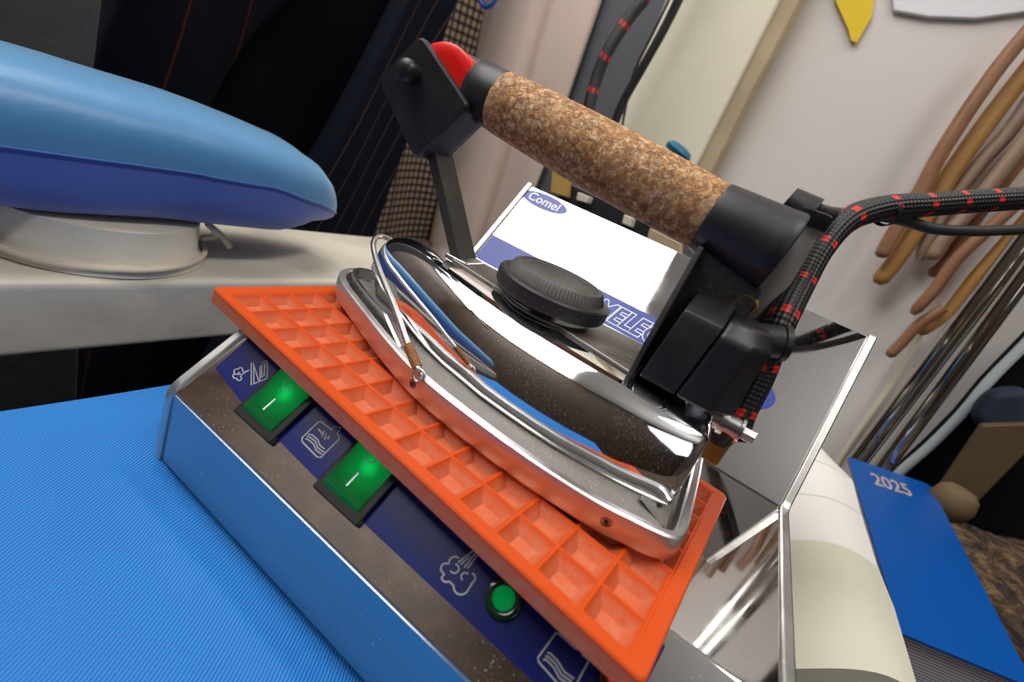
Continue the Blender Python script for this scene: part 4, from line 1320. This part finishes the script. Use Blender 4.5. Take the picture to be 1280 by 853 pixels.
# wooden sticks hanging on the wall, each a tapered round rod
rods = [
    ('wood_brown', [(1305, 15), (1240, 95), (1180, 185), (1150, 240), (1112, 300), (1100, 322)], 0.0085, 0.655, 'long dark brown rod, outermost of the bundle on the wall'),
    ('wood_honey', [(1310, 55), (1240, 145), (1190, 215), (1160, 265), (1120, 325), (1096, 355)], 0.0105, 0.672, 'thick honey coloured rod ending lowest left below the hose'),
    ('wood_pale', [(1320, 75), (1265, 160), (1225, 205), (1180, 265), (1149, 325)], 0.0085, 0.680, 'pale brown rod beside the thick honey coloured rod'),
    ('wood_pale', [(1320, 125), (1270, 190), (1215, 260), (1180, 300), (1163, 325)], 0.0080, 0.664, 'pale rod second to end above the short stub'),
    ('wood_brown', [(1320, 150), (1272, 205), (1220, 272), (1185, 325), (1162, 345)], 0.0078, 0.682, 'brown rod with blunt end in the middle of the bundle'),
    ('wood_brown', [(1320, 190), (1280, 245), (1200, 320), (1170, 360), (1140, 393)], 0.0070, 0.655, 'thin brown rod ending just above the chrome pole'),
    ('wood_honey', [(1330, 215), (1290, 265), (1220, 345), (1180, 395), (1148, 418)], 0.0068, 0.675, 'honey coloured rod running closest along the chrome pole'),
    ('wood_brown', [(1180, 385), (1150, 405), (1126, 430), (1110, 446)], 0.0065, 0.660, 'lowest dark reddish rod end against the wall'),
]
for mn, pp_, r, y, lab in rods:
    pts = spline([on(u, v, 1, y) for u, v in pp_], 5)
    rr_ = [r * (0.9 + 0.08 * math.sin(3.0 * k / len(pts))) for k in range(len(pts))]
    rr_[-1] = r * 0.45; 
    b = MB(); b.tube(pts, rr_, 16)
    tag(b.build('wooden_rod', M[mn], smooth=60), lab, 'rod', 'wooden rods on the wall')
# chrome poles standing in front of the wall
for (a, c, r, y, lab) in (((1300, 275), (1062, 590), 0.0105, 0.600, 'thick chrome pole standing by the wall above the blue diary'),
                          ((1325, 285), (1100, 590), 0.0085, 0.560, 'slimmer chrome pole right behind the thick chrome pole')):
    p, q_ = on(*a, 1, y), on(*c, 1, y)
    d_ = (p - q_).normalized()
    b = MB(); b.tube([q_ - d_ * 0.30, p + d_ * 0.6], r, 24)
    tag(b.build('chrome_pole', M['chrome_pipe'], smooth=60), lab, 'pole', 'chrome poles')
# thin pale cable on the wall left of the poles
b = MB(); b.tube(spline([on(u, v, 1, 0.69) for u, v in [(1150, 420), (1115, 480), (1080, 530), (1050, 575), (1030, 620)]], 5), 0.004, 10)
tag(b.build('wall_cable', M['ivory'], smooth=60), 'thin cream cable on the wall left of the chrome poles', 'cable')

# ------------------------------------------------------------------ right hand corner: bench, bag, diary, dark corner
b = MB(); b.box((0.285, -0.25, -0.115), (0.95, 0.545, -0.095))
bench = b.build('work_bench', M['dark_wood'], smooth=0, bevel=0.002)
tag(bench, 'dark wooden bench beneath the blue diary and paper roll', 'bench')
for (x, y) in ((0.30, -0.23), (0.92, -0.23), (0.30, 0.50), (0.92, 0.50)):
    b = MB(); b.box((x, y, -0.85), (x + 0.02, y + 0.02, -0.114)); b.build('leg', M['dark_wood'], bench, smooth=0)
# pale paper bag wrapped over something soft
m = mat('paper_bag', (0.62, 0.60, 0.55), 0.45)
v = coords(m)
s = N(m, 'ShaderNodeSeparateXYZ'); L(m, v, s.inputs[0])
n_ = noise_n(m, v, 14, 4, 0.6)
tt_ = math_n(m, 'ADD', math_n(m, 'MULTIPLY', s.outputs[1], 1.0), math_n(m, 'MULTIPLY', s.outputs[0], -0.35))
zone = ramp(m, math_n(m, 'ADD', math_n(m, 'MULTIPLY', tt_, 2.0), 0.0), [(0.30, (0.62, 0.60, 0.48)), (0.306, (0.80, 0.76, 0.72))])
zone.node.color_ramp.interpolation = 'LINEAR'
ln_ = math_n(m, 'LESS_THAN', math_n(m, 'FRACT', math_n(m, 'MULTIPLY', math_n(m, 'SUBTRACT', tt_, 0.153), 15.0)), 0.03)
ln_ = math_n(m, 'MULTIPLY', ln_, math_n(m, 'GREATER_THAN', tt_, 0.17))
L(m, mixc(m, math_n(m, 'MULTIPLY', ln_, 0.6), zone, (0.40, 0.34, 0.22)), BS(m).inputs['Base Color'])
bump(m, n_, 0.4, 0.006)
M['paper_bag'] = m
b = MB()
rings = []
bag_rows = [  # left px, right px rows from far to near, with height of the lower surface
    ((1002, 558), (1018, 552), -0.050), ((990, 585), (1040, 575), -0.052), ((982, 612), (1066, 600), -0.054), ((978, 640), (1076, 640), -0.056), ((984, 700), (1098, 705), -0.058), ((990, 760), (1118, 760), -0.060), ((996, 800), (1134, 812), -0.061), ((1002, 820), (1152, 872), -0.062)]
for (l_, r_, z) in bag_rows:
    a, c = on(l_[0] - 14, l_[1], 2, z), on(*r_, 2, z + 0.012)
    a = a + (a - c) * 0.12
    row = []
    for k in range(15):
        t = k / 14
        p = a.lerp(c, t); p.z = z - 0.016 + 0.030 * math.sin(PI * min(1, t * 1.0) * 0.62) + 0.002 * noise.noise(Vector((p.x * 30, p.y * 20, 2)))
        row.append(p)
    low = [Vector((p.x, p.y, -0.0945)) for p in (row[-1], row[0])]
    rings.append(row + low)
b.loft(rings)
tag(b.build('paper_bag', M['paper_bag'], smooth=50), 'cream and white plastic bag lying between steel generator and blue diary', 'bag')
# blue folder edge showing beneath the bag
small = MB()
fq = [on(u, v, 2, -0.090) for u, v in [(1000, 822), (1064, 850), (1090, 900), (1000, 900)]]
small.prism(fq, (0, 0, -0.0045))
tag(small.build('blue_folder', M['blue_ring'], smooth=0, bevel=0.0005), 'dark blue folder corner sticking out under the cream bag', 'folder')
# diary: cover, pages, back cover
diary = empty('diary', 'bright blue diary printed 2025 lying beyond the cream bag', 'diary')
zc = -0.050
c0, c1 = on(1060, 571, 2, zc), on(1163, 606, 2, zc)
c2, c3 = on(1296, 862, 2, zc), on(1128, 792, 2, zc)
ex = (c1 - c0).normalized()
ey = Vector((-ex.y, ex.x, 0))
if ey.y < 0: ey = -ey
lw = (c1 - c0).length
near_l = c3
quad_c = [c3, c2, c1, c0]
q2 = rounded([Vector((p.x, p.y)) for p in quad_c], [0.002, 0.004, 0.014, 0.004], 6)
diary_m = mat('diary_cover', (0.0, 0.075, 0.34), 0.38)
def slab(name, z0, z1, k, m_, parent, q):
    cx = sum((p.x for p in q)) / len(q); cy = sum((p.y for p in q)) / len(q)
    b = MB(); b.loft([[Vector((cx + (p.x - cx) * k, cy + (p.y - cy) * k, z)) for p in q] for z in (z0, z1)])
    return b.build(name, m_, parent, smooth=30, bevel=0.0004)
cover = slab('cover', zc - 0.0022, zc, 1.0, diary_m, diary, q2)
slab('back_cover', -0.0946, -0.0925, 1.0, diary_m, diary, q2)
pm = mat('pages', (0.50, 0.48, 0.50), 0.8)
v = coords(pm, (1, 1, 1), (0.05, 0.03, 0))
wvv = N(pm, 'ShaderNodeTexWave', bands_direction='Z'); wvv.inputs['Scale'].default_value = 160; wvv.inputs['Distortion'].default_value = 1.5
L(pm, v, wvv.inputs['Vector'])
L(pm, ramp(pm, wvv.outputs['Fac'], [(0.1, (0.22, 0.20, 0.24)), (0.6, (0.52, 0.50, 0.54))]), BS(pm).inputs['Base Color'])
slab('pages', -0.0924, zc - 0.0023, 0.975, pm, diary, q2)
# year on the cover
gold = mat('year_print', (0.45, 0.36, 0.30), 0.4)
yc = (on(1088, 600, 2, zc) + on(1140, 614, 2, zc)) / 2
yx = on(1143, 616, 2, zc) - on(1086, 597, 2, zc)          # width of the year
yv = on(1109, 598, 2, zc) - on(1117, 614, 2, zc)          # height of a figure, along the long edge
TT = Matrix((yx, yv, Vector((0, 0, 1)))).transposed().to_4x4(); TT.translation = yc + Vector((0, 0, 0.0003))
text_mesh('year_lettering', '2025', 1.0, gold, cover, TT @ Matrix.Diagonal((0.43, 1.35, 1, 1)), 0.0001, 0.015)
# near-black upright slab at the far right, pale tube along its curved edge
edge_px = [(1330, 380), (1280, 432), (1235, 478), (1200, 520), (1160, 560), (1120, 596), (1090, 640)]
YD = 0.60
poly = [on(u, v, 1, YD) for u, v in edge_px] + [on(1090, 760, 1, YD), on(1700, 900, 1, YD), on(1700, 300, 1, YD)]
b = MB(); b.prism(poly, (0, 0.04, 0))
tag(b.build('dark_slab', M['black_cloth'], smooth=0, bevel=0.006), 'black upright slab with a curved edge at the far right', 'coat')
b = MB(); b.tube(spline([on(u, v, 1, YD - 0.004) for u, v in edge_px], 5), 0.005, 14)
tag(b.build('pale_tube', M['pale_blue_edge'], smooth=60), 'pale blue grey tube curving down the edge of the black slab', 'tube')
small_box('navy_cushion', [(1290, 485), (1240, 490), (1215, 520), (1230, 545), (1290, 545)], 0.57, 0.03, mat('navy_cloth', (0.008, 0.016, 0.035), 0.8), 'dark navy bundle before the black slab', 'bundle', 0.01)
small_box('brown_board', [(1228, 532), (1300, 530), (1290, 560), (1190, 662), (1168, 620)], 0.56, 0.012, M['brown_board'], 'brown board leaning in the dark corner behind the diary', 'board', 0.002)
mc = on(1190, 628, 1, 0.53)
b = MB(); b.lathe([(0.010, -0.018), (0.017, -0.014), (0.020, 0.0), (0.017, 0.012), (0.011, 0.017)], Matrix.Translation(mc), 32)
tag(b.build('tan_pouch', mat('tan_cloth', (0.13, 0.085, 0.04), 0.8), smooth=60), 'round tan pouch at the top right corner of the blue diary', 'pouch')
# heap of brown patterned cloth beyond the diary
m = mat('patterned_cloth', (0.2, 0.12, 0.05), 0.85)
v = coords(m, (1, 1, 2))
na = noise_n(m, v, 30, 6, 0.7, 2.0)
L(m, ramp(m, na, [(0.38, (0.006, 0.004, 0.003)), (0.5, (0.06, 0.032, 0.014)), (0.60, (0.20, 0.12, 0.05)), (0.70, (0.02, 0.010, 0.007))]), BS(m).inputs['Base Color'])
bump(m, na, 0.8, 0.01)
M['pattern'] = m
b = MB()
hc = on(1265, 705, 2, -0.06)
nu, nv_ = 48, 26
rings = []
for k in range(nv_ + 1):
    ph_ = PI * 0.5 * k / nv_
    ring = []
    for i in range(nu):
        a = 2 * PI * i / nu
        r = math.cos(ph_) + 0.001
        p = Vector((0.20 * r * math.cos(a), 0.17 * r * math.sin(a), 0.055 * math.sin(ph_)))
        nz_ = noise.noise(p * 22 + Vector((3, 0, 0))) * 0.018 + noise.noise(p * 60) * 0.006
        p += Vector((p.x * nz_ * 3, p.y * nz_ * 3, nz_ * min(1, k / 4)))
        ring.append(Vector((hc.x + 0.14, hc.y - 0.02, -0.0945)) + Vector((p.x, p.y, max(p.z, 0))))
    rings.append(ring)
b.loft(rings)
tag(b.build('cloth_heap', M['pattern'], smooth=70), 'crumpled brown patterned cloth heaped on the bench beyond the diary', 'cloth')
